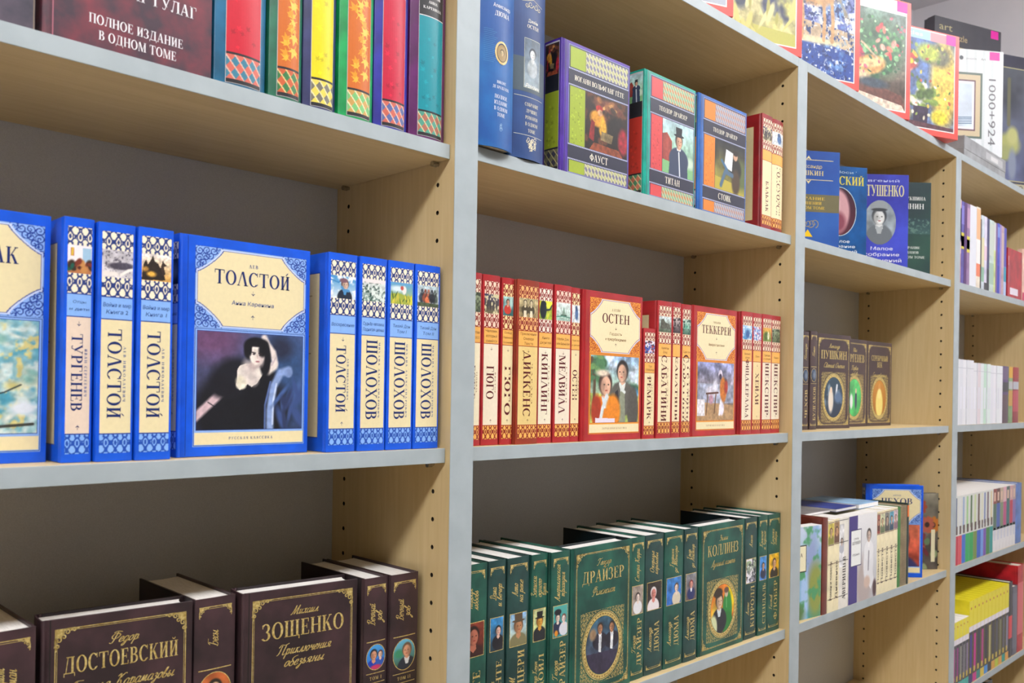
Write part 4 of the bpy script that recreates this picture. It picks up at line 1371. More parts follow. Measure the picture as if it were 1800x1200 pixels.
def P_gents(w, h):
    c = Cv(w, h, 1.9, '3c3346', '3f6a84').nz(5, .5, 6)
    for x, y in ((.42, .8), (.78, .78)):
        c.bust(x, y, .075, 'c08a66', '3a2c28', '2b2a38', .2 if x < .5 else -.3, None, 'e9eef2', 3.0).pg([(x - .045, .4), (x + .03, .38), (x + .05, .66), (x - .035, .67)], 'dfe5ec').pg([(x - .01, .6), (x + .02, .6), (x + .03, .655), (x - .02, .655)], 'c8ccd6')
    return c.el(.2, .72, .1, .1, 'a88a6a', .6).pg([(0, 0), (1, 0), (1, .36), (0, .4)], '38344a').nz(10, .25, 12).img
def P_mangreen(w, h):
    c = Cv(w, h, 1.9, 'c86a1e', 'e8862a').el(.85, .7, .2, .3, 'f0d21e', .7).el(.2, .35, .2, .3, 'e0b83a', .7).nz(5, .25, 4)
    c.el(.7, .42, .2, .42, '2f8a3e', .2).el(.72, .12, .22, .3, '287a36', .2).el(.66, .8, .07, .09, 'ccb8a0', .2).el(.66, .86, .1, .06, '6a5048', .4).ln([(.66, .7), (.67, .5)], .02, '7cc07a')
    c.bust(.36, .66, .135, 'e0bfa0', '3a3028', '2c2e36', .45, None, 'd4dfe4', 2.3).el(.12, .14, .16, .26, 'd3dcae', .3).el(.3, .84, .19, .1, '3a3028', .3)
    return c.img
def P_crowd(w, h):
    return Cv(w, h, 2, '8a86a0', '9cb488').nz(6, .9, 4, 'e8e6ee', .5, .6).nz(8, .8, 14, '3c3f4a', .55, .62).img
def P_meadowpair(w, h):
    return Cv(w, h, 2, '2f7a4a', '5cc48a').nz(5, .3, 4).bust(.35, .62, .12, 'e2c2a6', '3a2c20', 'e8eae4', .3).bust(.68, .6, .12, 'e2c2a6', '6a4020', '3a5a8a', -.3).img
def P_sailor(w, h):
    return Cv(w, h, 2, '2a6acc', '49a4e4').bust(.38, .6, .17, 'd59a7a', '1c2430', '1f3fae', .2).bust(.74, .58, .12, 'e8c4b0', '4a2c34', '2d58b0', -.2).el(.5, .1, .3, .1, 'c83a6a', .6).img
def P_actor(w, h):
    return Cv(w, h, 2, '3a5a3c', '6ac0e8').el(.25, .55, .2, .14, '3f8f6a', .6).bust(.62, .62, .19, 'd9a080', '6f5846', '2c3340', -.2, None, 'd8dce0').img
def P_ovalman(w, h):
    return Cv(w, h, 2.2, '7c4a20', 'c86a3c').nz(3, .3, 4).bust(.5, .56, .2, 'e8bf98', '2c2622', '2a2a30', .15, None, 'e4e4e2').img
def P_ape(w, h):
    return Cv(w, h, 2, '7a3a30', 'c8625a').nz(4, .6, 4).el(.7, .8, .3, .2, 'b8d0a8', .6).bust(.4, .6, .16, 'd8b49a', '4a3a30', '6a8a5a', .2).img
def P_study(w, h):
    c = Cv(w, h, 1.9, '1c120f', '2a1c18')
    c.nz(5, .9, 5, '5a3420', .54, .66).el(.5, .86, .3, .1, '6a4030', .7).blobs(12, ['8a5a34', '5a2c22', 'c08a50', '3a2a20'], .08, .05, 5, (.2, .85), (.78, .95))
    c.el(.28, .58, .18, .15, 'd9962e', .3).el(.42, .42, .1, .16, 'e0a830', .4).el(.32, .77, .08, .06, 'b02a22', .3).el(.34, .7, .06, .06, 'c0906a', .3).pg([(.08, .2), (.14, .55), (.22, .5), (.2, .15)], '8a2022')
    c.el(.7, .45, .2, .26, '1a1616', .4).pg([(.36, .22), (.62, .2), (.66, .36), (.38, .38)], '7a6a48').el(.9, .3, .12, .24, '9a2230', .5).pg([(.1, 0), (.9, 0), (.8, .12), (.2, .14)], '8a4428')
    return c.nz(14, .35, 8).img
def P_tophat(w, h):
    c = Cv(w, h, 1.9, '7fb27a', 'b9d8e4').nz(3, .2, 4)
    c.pg([(0, .2), (0, .72), (.14, .76), (.3, .62), (.3, .2)], 'a0473e').nz(12, .2, 9).pg([(0, 0), (1, 0), (1, .18), (0, .24)], '7fb87e').el(.85, .3, .2, .1, 'c8dcc8', .8)
    c.bust(.52, .66, .1, 'd9a88c', '3a2e28', '35435f', .5, '22262e', 'e8eef0', 3.1).pg([(.2, 0), (.24, .4), (.4, .48), (.6, .48), (.8, .36), (.82, 0)], '35435f').ln([(.52, .45), (.56, 0)], .04, 'd9e0e6')
    return c.img
def P_reader(w, h):
    c = Cv(w, h, 1.9, 'b0a844', '20242c').nz(5, .4, 6).pg([(0, 0), (1, 0), (1, .16), (0, .26)], 'b8a83c').el(.9, .4, .2, .3, '5a6a3a', .7)
    c.el(.68, .5, .2, .24, '24241f', .3).el(.7, .24, .14, .26, '4a3a28', .4).el(.68, .78, .075, .1, 'd0a488', .2).el(.68, .84, .09, .06, '2a2420', .4)
    c.pg([(.3, .5), (.36, .86), (.6, .82), (.56, .44)], 'dce3e8').ln([(.2, .1), (.34, .4), (.58, .36)], .1, '4c6a86').ln([(.22, .6), (.4, .44)], .07, '3f6c94')
    return c.img
def P_swan(w, h):
    c = Cv(w, h, 1.9, '26344a', '2f4a5c').nz(5, .6, 6, '7f96a8', .54, .66).el(.35, .42, .14, .3, 'e2d8cc', .4).el(.36, .68, .06, .08, 'e8d0b8', .3).ln([(.62, .5), (.68, .8)], .07, 'dfe6ee').el(.75, .5, .2, .14, '5a7498', .6)
    return c.img
def P_duel(w, h):
    return Cv(w, h, 1.9, '3fae5a', '5acb72').nz(4, .3, 4).el(.3, .4, .1, .2, 'e8eaee', .4).el(.62, .44, .08, .24, '3a4458', .4).el(.62, .68, .05, .07, 'e2c2a6', .3).img
def P_gown(w, h):
    return Cv(w, h, 1.9, 'a86a1e', 'c88a34').el(.5, .34, .26, .4, 'ecd87a', .25).el(.5, .8, .09, .12, 'd0934a', .3).el(.5, .62, .14, .14, 'f0e090', .3).img
def P_lake(w, h):
    c = Cv(w, h, 1.8, '2f8f8a', 'cfd9f2').nz(4, .7, 4, '7fb2e2', .5, .62).el(.7, .55, .2, .4, '8fa0cc', .9).el(.85, .3, .25, .3, '8f9a4a', .6).el(.5, .25, .12, .3, 'a8c8f0', .7).nz(8, .6, 15, '4f9a6a', .54, .62)
    return c.el(.2, .06, .3, .12, '5a7a4a', .6).img
def P_flowers(w, h):
    c = Cv(w, h, 1.8, '4a4440', '7a7668').nz(5, .5, 4)
    r = random.Random(3)
    for i in range(9):
        x, y = r.uniform(.1, .9), r.uniform(.3, .9)
        for k in range(9):
            a = k * .7
            c.el(x + .1 * math.cos(a), y + .075 * math.sin(a), .06, .03, ('9a4a34', 'b8702e', 'a85a48', '7a3a40')[i % 4], .5, math.degrees(a))
        c.el(x, y, .05, .035, '3a2a26', .4)
    return c.blobs(16, ['5f7a5a', '8a9a72', '3a4a44', '6a3038'], .08, .06, 9, (0, 1), (0, .4)).img
def P_fold(w, h):
    c = Cv(w, h, 1.8, 'b8bcc4', 'eceef2').el(.35, .2, .4, .3, 'b4a8a6', .6).el(.56, .42, .26, .24, 'e6e8ee', .3).pg([(.34, .3), (.44, .5), (.7, .5), (.86, .2), (.7, .1)], 'e2e4ea')
    c.bust(.58, .74, .1, 'd2bdb0', '2a2424', 'e9ebf0', .1, None, 'f2f3f6', 2.4).ln([(.58, .55), (.56, .34)], .03, '8f8f9a').el(.5, .2, .16, .07, 'd0b8aa', .5).el(.9, .1, .1, .1, '4a3034', .5)
    return c.img

# jigsaw boxes
def P_herd(w, h):
    c = Cv(w, h, 1.9, 'bcb87a', 'd9d0c0').nz(4, .3, 4)
    for x, y, col in ((.2, .72, '4c5566'), (.5, .66, '4a5a74'), (.8, .6, 'cfae96'), (.36, .8, 'e0d8cc'), (.66, .8, '8a6a58')):
        c.el(x, y, .17, .12, col, .3)
        for k in (-.1, -.04, .06, .11):
            c.ln([(x + k, y), (x + k * 1.2, y - .22), (x + k * 1.1, y - .36)], .035, col)
    c.el(.45, .3, .1, .12, '3c465c', .4).el(.75, .25, .09, .1, '3f4660', .4).el(.9, .28, .07, .14, '3c4258', .4).ln([(.3, .4), (.2, .2)], .06, 'e2dcd0')
    return c.nz(9, .4, 12, 'c8c472', .54, .64).nz(34, .25, 6).pg([(0, 0), (1, 0), (1, .08), (0, .12)], 'b9b860').blobs(30, ['cfc87a', 'a8a458', 'd9d49a'], .02, .08, 8, (0, 1), (.02, .3)).img
def P_deer(w, h):
    c = Cv(w, h, 1.9, '1f3f86', '6a62c4').nz(5, .9, 4, 'cfdcf0', .55, .66).el(.75, .75, .25, .3, '7d8fb4', .7).nz(18, .6, 18, 'd4e2f2', .6, .68)
    c.pg([(0, .3), (1, .22), (1, .36), (0, .42)], 'b8a488').el(.5, .62, .26, .11, 'b88a5a', .3).el(.48, .66, .24, .06, '5c6a66', .5).ln([(.28, .66), (.2, .84), (.17, .99)], .1, 'c8a684')
    for x in (.28, .36, .62, .72):
        c.ln([(x, .58), (x + .02, .42), (x + .01, .27)], .032, 'c49a6c')
    c.ln([(.76, .64), (.92, .45)], .05, '8a8478').el(.1, .5, .12, .12, '8a5a48', .5).pg([(0, 0), (1, 0), (1, .2), (0, .26)], '21479a').nz(12, .6, 22, '6a98d8', .58, .68)
    c.nz(44, .55, 31, 'dce6f4', .62, .7).nz(38, .6, 41, '16306e', .58, .66)
    c.el(.5, .26, .35, .025, 'e2d8b0', .8).el(.5, .62, .25, .1, 'b88a5a', .4).el(.5, .67, .24, .045, '6a7066', .7).ln([(.28, .66), (.2, .84), (.17, .99)], .1, 'c8a684').el(.6, .58, .1, .05, 'd0a676', .9)
    for x in (.28, .36, .62, .72):
        c.ln([(x, .58), (x + .02, .42), (x + .01, .27)], .03, 'c49a6c')
    return c.nz(40, .18, 3).img
def P_basket(w, h):
    c = Cv(w, h, 1.9, '6a4a3e', '7f9a92').nz(5, .5, 4).el(.6, .62, .35, .3, '3f6a4c', .6).blobs(26, ['6aa06a', '3f7a4e', '8ac08a', '2f5a40'], .06, .045, 6, (.35, 1), (.25, .8))
    c.pg([(0, .55), (.22, .5), (.24, .8), (0, .85)], 'd4d2de').blobs(22, ['c03a5a', 'd86a8a', 'e89ab0', 'b82a44'], .05, .04, 7, (.02, .4), (.42, .6)).blobs(12, ['e07a6a', 'd84a50', 'f0a898'], .04, .035, 8, (.55, .95), (.5, .85))
    c.el(.5, .42, .22, .1, 'd8a060', .25, 12).el(.5, .44, .2, .05, 'e8c088', .4, 12).ln([(.02, .82), (.2, .72), (.42, .62), (.6, .5)], .025, 'c8b090').pg([(0, .1), (.3, .28), (.95, .16), (1, 0), (0, 0)], '6a4038').el(.3, .3, .2, .06, 'e0c8a0', .5)
    return c.ln([(.24, .34), (.22, .16)], .05, 'd8d0dc').pg([(.1, 0), (1, 0), (.95, .06), (.3, .14)], 'dccab8').el(.55, .24, .2, .05, '3a4a5a', .6).blobs(60, ['5a9a64', '8ac890', '2f5a40', 'c86a7a', 'a8d0a0'], .022, .018, 16, (.3, 1), (.3, .95)).nz(30, .3, 9).img
def P_garden(w, h):
    c = Cv(w, h, 1.9, '5a6a8a', '4a68a0').nz(4, .6, 4).el(.85, .55, .2, .5, 'e2c25a', .5).el(.75, .84, .2, .12, '6a6a52', .5).el(.6, .86, .16, .1, 'a8b848', .6)
    c.ln([(.02, .42), (.2, .5), (.34, .66)], .09, 'e2a890').el(.1, .36, .14, .1, 'e0b498', .4).el(.3, .7, .15, .07, 'b84a3e', .4).blobs(14, ['b83a34', 'e0c23a', '6a9a3a', 'd87a5a'], .06, .035, 6, (.16, .46), (.68, .84))
    c.el(.5, .3, .08, .16, 'dfe2e6', .3).blobs(16, ['7f9a4a', 'd8c44a', '4f6a3a', 'e8e4d0'], .06, .05, 7, (.3, .75), (.2, .5)).pg([(.4, 0), (.6, 0), (.62, .24), (.4, .24)], '3a3048').el(.2, .14, .16, .1, 'c8b040', .5).el(.78, .14, .12, .08, 'e0d040', .5)
    return c.pg([(0, 0), (1, 0), (1, .04), (0, .08)], '5a3a44').blobs(50, ['8aa050', 'e0cc60', '4f6a3a', 'f0ead0', 'b85a44'], .022, .02, 17, (.2, .95), (.1, .95)).nz(28, .3, 9).img
def P_sea(w, h):
    c = Cv(w, h, 1.9, 'cfdcea', 'c9d9ec').nz(3, .12, 4)
    for y in (.08, .13, .18, .22):
        c.ln([(0, y), (.35, y + .02), (.7, y - .01), (1, y + .01)], .022, '5a7a9c')
    return c.el(.1, .3, .12, .14, '8aa0bc', .7).img
def P_gloom(w, h):
    return Cv(w, h, 1.9, '4f5678', '565c66').nz(4, .4, 4).el(.5, .32, .28, .1, 'a8ac6a', .5).el(.4, .24, .2, .07, '9aa068', .5).el(.6, .4, .14, .08, 'b8ba7a', .6).el(.6, .14, .1, .14, '7f8aa0', .6).ln([(.5, .5), (.5, .9)], .04, '6a6a52').img
# ------------------------------------------------------------------ books, bay by bay (bay 1 is the leftmost in the picture)
def spine_out(fn, label, x0, x1, y, row, bay, h, *a, cat='book', group=None, gap=.35, name=None, **k):
    x, yy = out(x0, x1, y)
    return fn(name or ('hardcover_book' if fn is hardcover else 'paperback_book'), label, cat, (x, yy, ztop(row, bay) + .0004), 0, x1 - x0 - gap, h, *a, group=group, **k)
def face_out(fn, label, x0, y, w, d, row, bay, h, *a, ang=0.0, right=None, cat='book', group=None, name=None, dz=0.0, **k):
    if right:
        t = math.radians(ang)
        x0, y = right[0] - d * math.cos(t), right[1] - d * math.sin(t)
    (x, yy), rz = facing(x0, y, w, ang)
    return fn(name or ('hardcover_book' if fn is hardcover else 'paperback_book'), label, cat, (x, yy, ztop(row, bay) + dz + .0004), rz, w, h, d, *a, group=group, **k)

# bay 1, upper shelf -------------------------------------------------
G = 'books on the upper shelf of the near bay'
def marble(c0, c1, name, sc=14):
    MT[name] = noise_mat(name, c0, c1, sc, 0.4, lo=.4, hi=.66, detail=8)
    return MT[name]
m_slate = marble('3c3a48', '64586a', 'marbled_slate_board', 26)
m_wine = marble('42303e', '7c3442', 'marbled_wine_board', 34)
def f_slate(F):
    F.caps('РАССКАЗЫ', F.w - 62, 62, 9, 'e9e6f2', 3, wid=76)
    F.rect(8.3, 1, 9, F.h - 1, '201c28', 1)
    F.rect(F.w - 1.4, .5, F.w - .6, F.h - .5, '8a7a6a', 1)
face_out(hardcover, 'slate marbled hardcover facing out at the far left of the top left shelf', -560, 20, 38, 132, 'A', 1, 212, m_slate, front=f_slate, group=G)
def f_wine(F):
    c = F.w / 2 + 6
    F.caps('АРХИПЕЛАГ ГУЛАГ', 70, 57, 10.5, 'f2eff6', 3, wid=116)
    F.caps('ПОЛНОЕ ИЗДАНИЕ', 76, 26, 8.0, 'f2eff6', 3, wid=80)
    F.caps('В ОДНОМ ТОМЕ', 77, 13.5, 8.0, 'f2eff6', 3, wid=66)
    F.rect(8.0, .5, 8.8, F.h - .5, 'b06a7a', 1)
face_out(hardcover, 'wine red marbled hardcover facing out with white capitals on the top left shelf', -424, 18, 48, 143, 'A', 1, 215, (m_wine, m_wine, board('3a1420')), front=f_wine, group=G)
A1 = [
 (-278.5, -226.2, '0c5f86', 'c81f36', ('d0685a', '3f7f98', 'd9b8a8'), None, 'teal boarded book with a crimson spine panel and harlequin foot on the top left shelf', ()),
 (-223.9, -187.4, '1a6a50', 'cc6c28', ('c8603a', '3a7a4a', 'e2c88a'), ('eab53a', 'e29a2a', 'f0c24a'), 'dark green book with yellow leaves on its spine, beside the crimson one', ()),
 (-185.9, -147.2, '2f3568', 'e6d618', ('e6d25a', '77746a', 'e8e0b0'), None, 'navy book with a bright yellow spine panel on the top left shelf', ()),
 (-144.8, -101.9, '0f9a54', 'cc6c28', ('c9a05a', '7ac07a', 'e8e0b8'), ('eab53a', 'e29a2a', 'f0c24a'), 'grass green book with yellow leaves on its spine, between the yellow and the red panels', ()),
 (-100.0, -54.8, '2c2f9a', 'c21e40', ('c9685a', '5a6aa0', 'e4c0b0'), None, 'royal blue book with a raspberry red spine panel on the top left shelf', ('ГЕРОЙ', 'НАШЕГО', 'ВРЕМЕНИ')),
 (-53.6, -2.4, '5a1a5c', '068c9c', ('4f9a88', 'a86a58', 'd8c8a0'), None, 'purple book with a turquoise spine panel, last on the top left shelf', ('ЛЕВ', 'ТОЛСТОЙ', 'АННА', 'КАРЕНИНА')),
]
for i, (x0, x1, c, fld, pat, lv, lab, ti) in enumerate(A1):
    w = x1 - x0
    spine_out(hardcover, lab, x0, x1, 12 - (i % 2) * 1.5, 'A', 1, 207, 138, board(c), group=G, bulge=6.5,
              spine=band_spine(fld, pat, side=w * .17, leaves=lv, title=ti, tz=(200 if not ti else 150 - 5 * (i == 4) - 15 * (i == 5))))

# bay 1, middle shelf: the blue classics -----------------------------
G = 'blue classics on the middle shelf of the near bay'
B = board(BLUE['b'], .06)
face_out(hardcover, 'blue hardcover facing out at the left edge with a watery blossom picture', -538, 47, 34, 131.5, 'B', 1, 205, B, group=G,
         front=classic_front(BLUE, 'БОРИС', 'ПАСТЕРНАК', ('Доктор Живаго',), P_blossom, 88, shift=-8), roll=0.02)
sp = lambda **k: classic_spine(BLUE, **k)
spine_out(hardcover, 'blue spine with a white room on its picture, first of three beside the watery cover', -401.5, -376.6, 27, 'B', 1, 204, 131, B, group=G, back=cream_back(BLUE),
          spine=sp(title='ТУРГЕНЕВ', cap=8.8, ln_=64, pic=P_room, sub=('Отцы', 'и дети'), author='ИВАН СЕРГЕЕВИЧ', cv=129, cream='e6d2c0'))
spine_out(hardcover, 'blue spine with a snowy grey picture, middle of three left of the reclining lady', -375.4, -343.8, 23, 'B', 1, 203, 131, B, group=G,
          spine=sp(title='ТОЛСТОЙ', cap=11.5, ln_=76, pic=P_snow, sub=('Война и мир', 'Книга 2'), author='ЛЕВ НИКОЛАЕВИЧ', cv=129, arrows=False))
spine_out(hardcover, 'blue spine with soldiers round a fire, next to the cover of the reclining lady', -343.2, -311.4, 20, 'B', 1, 203, 131, B, group=G,
          spine=sp(title='ТОЛСТОЙ', cap=11.5, ln_=76, pic=P_fire, sub=('Война и мир', 'Книга 1'), author='ЛЕВ НИКОЛАЕВИЧ', cv=129, arrows=False))
face_out(hardcover, 'blue hardcover facing out with a pale lady in black reclining on a sofa', -302, 32, 31, 137, 'B', 1, 204.5, B, group=G,
         front=classic_front(BLUE, 'ЛЕВ', 'ТОЛСТОЙ', ('Анна Каренина',), P_lady, 79),
         spine=sp(title='ТОЛСТОЙ', cap=11.5, ln_=76, pic=P_dark, sub=('Анна Каренина',), author='ЛЕВ НИКОЛАЕВИЧ', cv=129))
spine_out(hardcover, 'blue spine with a woman in a blue scarf, right of the reclining lady', -152, -115.8, 18, 'B', 1, 204.5, 131, B, group=G, back=cream_back(BLUE),
          spine=sp(title='ТОЛСТОЙ', cap=11.5, ln_=69, pic=P_scarf, sub=('Воскресение',), author='ЛЕВ НИКОЛАЕВИЧ', cv=129))
for x0, x1, y, pc, sb, lab in ((-114.6, -78.9, 16, P_winter, ('Судьба человека', 'Поднятая целина'), 'blue spine with a snowy thicket picture, beside the scarf woman'),
                               (-78.5, -42.6, 15, P_field, ('Тихий Дон', 'Том I'), 'blue spine with a sunny yellow wheat field picture'),
                               (-42.2, -5.8, 14, P_riders, ('Тихий Дон', 'Том II'), 'blue spine with a crowd of riders, last on the blue shelf')):
    spine_out(hardcover, lab, x0, x1, y, 'B', 1, 204.5, 131, B, group=G,
              spine=sp(title='ШОЛОХОВ', cap=14, ln_=84, pic=pc, sub=sb, author='МИХАИЛ АЛЕКСАНДРОВИЧ', cv=129, arrows=False, ascale=.95))

# bay 1, lower shelf: brown gilt classics ----------------------------
G = 'brown gilt classics on the lower shelf of the near bay'
m_br = marble('2c2226', '4a343a', 'marbled_brown_board', 18)
M3 = (m_br, m_br, board('241a1e'))
spine_out(hardcover, 'dark brown gilt spine cut by the left edge of the photo, lower left shelf', -449, -403.5, 72, 'C', 1, 205, 131, M3, group=G, pages='pages_top',
          spine=gilt_spine(('Идиот', 'роман'), 'ДОСТОЕВСКИЙ', P_ovalman, oval=True))
face_out(hardcover, 'brown gilt hardcover facing out, the left one of two on the lower left shelf', -397, 86, 30, 133, 'C', 1, 205, M3, ang=-6, group=G, pages='pages_top',
         front=gilt_front('Федор', 'ДОСТОЕВСКИЙ', ('Братья Карамазовы',), P_ovalman, 100))
spine_out(hardcover, 'thick brown gilt spine with a man in an orange oval between the two brown covers', -262.5, -219, 72, 'C', 1, 205, 134, M3, group=G, pages='pages_top',
          spine=gilt_spine(('Бесы',), 'ДОСТОЕВСКИЙ', P_ovalman, oval=True))
face_out(hardcover, 'brown gilt hardcover facing out, the right one of two on the lower left shelf', -216.5, 67, 32, 131, 'C', 1, 205, M3, ang=-6.5, group=G, pages='pages_top',
         front=gilt_front('Михаил', 'ЗОЩЕНКО', ('Приключения', 'обезьяны'), P_ape, 92, 17, 42, 36, cv=54))
for x0, x1, y, pc, v, lab in ((-82.2, -49.8, 44, P_sailor, 'ТОМ I', 'brown gilt spine with a blue oval of two faces, lower left shelf'),
                              (-49.4, -9.6, 40, P_actor, 'ТОМ II', 'brown gilt spine with an oval of a smiling man, last on the lower left shelf')):
    spine_out(hardcover, lab, x0, x1, y, 'C', 1, 205, 131, M3, group=G, pages='pages_top', spine=gilt_spine(('Вечный', 'зов'), 'ИВАНОВ', pc, oval=True, vol=v))

# bay 2, upper shelf -------------------------------------------------
G = 'books on the upper shelf of the second bay'
m_sea = marble('0d4f9a', '1a74bc', 'cloudy_blue_board', 10)
def s_duma(F):
    c = F.w / 2 + 2
    w, h = F.w, F.h
    F.pic(c - 6, h - 38, c + 6, h - 22, Cv(12, 16, 2, '7f9cc0', 'a8c0d8').bust(.5, .65, .2, 'c8d2de', '4a6080', '5a7090').img, 3)
    F.text('Александр', c, h - 54, 4.6, 'eef2f8', 4, wid=28)
    F.caps('ДЮМА', c, h - 63, 5.6, 'eef2f8', 4, wid=24)
    F.disc(c, h - 108, 11, 13.5, 'b59a6a', 3)
    F.ring(c, h - 108, 11, 13.5, .8, 'gold', 4)
    F.ring(c, h - 108, 8.2, 10.4, .6, '5a4a30', 4)
    F.ring(c, h - 108, 10.2, 12.6, 1.4, 'd8c08c', 4)
    F.disc(c, h - 108, 7.4, 9.6, 'a58c60', 4)
    F.pic(c - 5, h - 115, c + 5, h - 101, Cv(10, 14, 2, 'a58c60').head(.5, .5, .3, 'cdb98c', '5c4a30').img, 5)
    for i, (t, y, z, ww) in enumerate((('ВИКОНТ', 143, 3.4, 15), ('ДЕ БРАЖЕЛОН', 149, 3.4, 27), ('ПОЛНОЕ', 160, 4.4, 21), ('ИЗДАНИЕ', 167, 4.4, 22), ('В ОДНОМ', 174, 4.4, 22), ('ТОМЕ', 181, 4.4, 13))):
        F.caps(t, c, h - y, z, 'e4ecf6', 4, wid=ww)
    for k in range(3):
        F.curl(c, h - 198 + k * 3, 3 - k * .6, 90 * k, 1.6, .6, '8fb8dc', 4)
    for i in range(18):
        F.rect(4, h - 84 - i * 2.2, 4 + 12 + (i * 5) % 7, h - 83.6 - i * 2.2, '4f8ec8', 3)
spine_out(hardcover, 'bright blue rounded spine with a gold medallion, beside the grey upright', 36.5, 93.5, -4, 'A', 2, 220, 150, (m_sea, m_sea, m_sea), group=G, bulge=7, spine=s_duma)
m_navy = marble('1a3c74', '2a5290', 'cloudy_navy_board', 10)
def s_austen(F):
    c = F.w / 2 + 2
    w, h = F.w, F.h
    for k in (-1, 1):
        F.curl(c + k * 5, h - 38, 4.5, 90 + 90 * k, 1.3 * k, .9, 'd9d2b4', 4)
        F.curl(c + k * 11, h - 40, 3, 90 + 90 * k, 1.3 * k, .8, 'd9d2b4', 4)
        F.line([(c, h - 31), (c + k * 9, h - 34), (c + k * 18, h - 36)], .5, 'd9d2b4', 4)
    F.text('Джейн', c, h - 58, 4.2, 'f0eee2', 4, wid=17)
    F.caps('ОСТЕН', c, h - 65, 4.4, 'f0eee2', 4, wid=20)
    F.rect(0.5, h - 146, w - .5, h - 104, '4a5a66', 2)
    F.frame(c - 14, h - 141, c + 14, h - 80, .6, 'c8d0c0', 3)
    F.pic(c - 13.2, h - 140, c + 13.2, h - 81, Cv(26, 59, 1.8, '9aaab4', '5a6c80').bust(.5, .7, .2, 'ced4d6', '2f3844', 'aab4ba', -.2, None, None, 1.7).nz(9, .2, 4).img, 4)
    F.text('Романы', c, h - 138, 5, 'f0eee2', 6, wid=24, slant=.4)
    for y in (152, 199):
        F.rect(4, h - y - .3, w - 6, h - y + .3, 'c8ccc0', 4)
    for t, y, ww in (('СОБРАНИЕ', 161, 24), ('ЛУЧШИХ', 169, 20), ('РОМАНОВ', 177, 22), ('В ОДНОМ', 185, 22), ('ТОМЕ', 193, 13)):
        F.caps(t, c, h - y, 4.2, 'd9d6c4', 4, wid=ww)
    r = random.Random(2)
    for k in range(26):
        F.curl(c + r.uniform(-7, 7), h - 203 - k * .5, r.uniform(1.5, 3.2), r.uniform(0, 360), 1.1, .9, 'e2dcc0', 4, 10)
spine_out(hardcover, 'navy rounded spine with a grey portrait of a lady', 96, 156.5, 5, 'A', 2, 228, 150, (m_navy, m_navy, m_navy), group=G, bulge=6, spine=s_austen)
face_out(hardcover, 'purple framed cover with a dim study scene, facing out on the upper shelf', 188, 12, 32, 141, 'A', 2, 172, board('4a2a96'), group=G, ang=-1,
         front=band_front('4a2a96', '9aae30', ('77768c', 'b4b684', 'd8d4ba'), 'ИОГАНН ВОЛЬФГАНГ ГЁТЕ', 'ФАУСТ', P_study),
         spine=band_spine('8fa028', ('6a6a50', '3a3a48', 'a8a070'), side=3.5, pic=P_study, tz=104))
face_out(hardcover, 'teal framed cover with a man in a top hat, facing out on the upper shelf', 366, 12, 30, 131, 'A', 2, 180, board('0c9a8a'), group=G,
         front=band_front('0c9a8a', 'd2484c', ('b98a5e', '86b08c', 'd8d4ba'), 'ТЕОДОР ДРАЙЗЕР', 'ТИТАН', P_tophat),
         spine=band_spine('b83428', ('4f8a68', 'b8705a', 'd8c8a0'), side=3.2, pic=P_tophat, tz=112))
face_out(hardcover, 'blue framed cover with a seated man reading a paper, facing out on the upper shelf', 502, 10.5, 27, 143, 'A', 2, 180, board('2a64b4'), group=G,
         front=band_front('2a64b4', 'e8842a', ('a88886', '929ab4', 'd8ccba'), 'ТЕОДОР ДРАЙЗЕР', 'СТОИК', P_reader),
         spine=band_spine('e8842a', ('c09a98', 'a8b0cc', 'e2d8c8'), side=3.2, pic=P_reader, tz=112))
R_ = board(RED['b'], .08)
R2 = board('8f1c22', .08)
rp = lambda **k: classic_spine(RED, **k)
spine_out(hardcover, 'thin red spine with cream label beside the seated reader cover, upper shelf', 699.5, 735.5, 12, 'A', 2, 195, 131, R2, group=G, back=cream_back(RED),
          spine=rp(title='БАЛЬЗАК', cap=9, ln_=52, pic=P_sepia, cv=146, arrows=False))
spine_out(hardcover, 'red spine with a cream label, last on the upper shelf of the second bay', 736.5, 780, 13, 'A', 2, 195, 131, R2, group=G, bulge=3.5,
          spine=rp(title='ГОЛСУОРСИ', cap=12, ln_=84, pic=P_bluefig, cv=130, arrows=False))

# bay 2, middle shelf: the red classics ------------------------------
G = 'red classics on the middle shelf of the second bay'
RB = {'y': 18}
REDS = [
 (37.5, 64.5, 20, 205.5, 'ГОТЬЕ', 8, 40, P_forest, ('Капитан', 'Фракасс'), 'ТЕОФИЛЬ', 'red spine half hidden behind the first grey upright, left end of the red shelf'),
 (66.8, 96.8, 22, 205.5, 'ГЮГО', 12, 40, P_sepia, ('Человек,', 'который', 'смеётся'), 'ВИКТОР', 'red spine with a brownish forest crowd picture, second on the red shelf'),
 (97.3, 118.6, 20, 204.5, 'ГЮГО', 10, 60, P_redlady, ('Собор', 'Парижской', 'Богоматери'), None, 'narrow red spine with a figure in a red dress, third on the red shelf'),
 (119, 158.8, 15, 204.5, 'ДИККЕНС', 12.5, 82, P_pair, ('Приключения', 'Оливера', 'Твиста'), 'ЧАРЛЬЗ', 'red brown spine standing proud, with a yellowish label'),
 (161, 190.5, 20, 205, 'КИПЛИНГ', 11, 78, P_bird, ('Книга', 'джунглей'), 'РЕДЬЯРД', 'red spine with a dark bird on yellow green'),
 (190.9, 224.3, 18, 205, 'МЕЛВИЛЛ', 12, 76, P_ship, ('Моби Дик,', 'или Белый Кит'), 'ГЕРМАН', 'red spine with a pale ship picture, right of the dark bird'),
 (224.7, 244.6, 20, 204.5, 'ОСТЕН', 9, 40, P_bluefig, ('Чувство', 'и разум'), 'ДЖЕЙН', 'narrow red spine with a blue figure, touching the cover of the couple'),
]
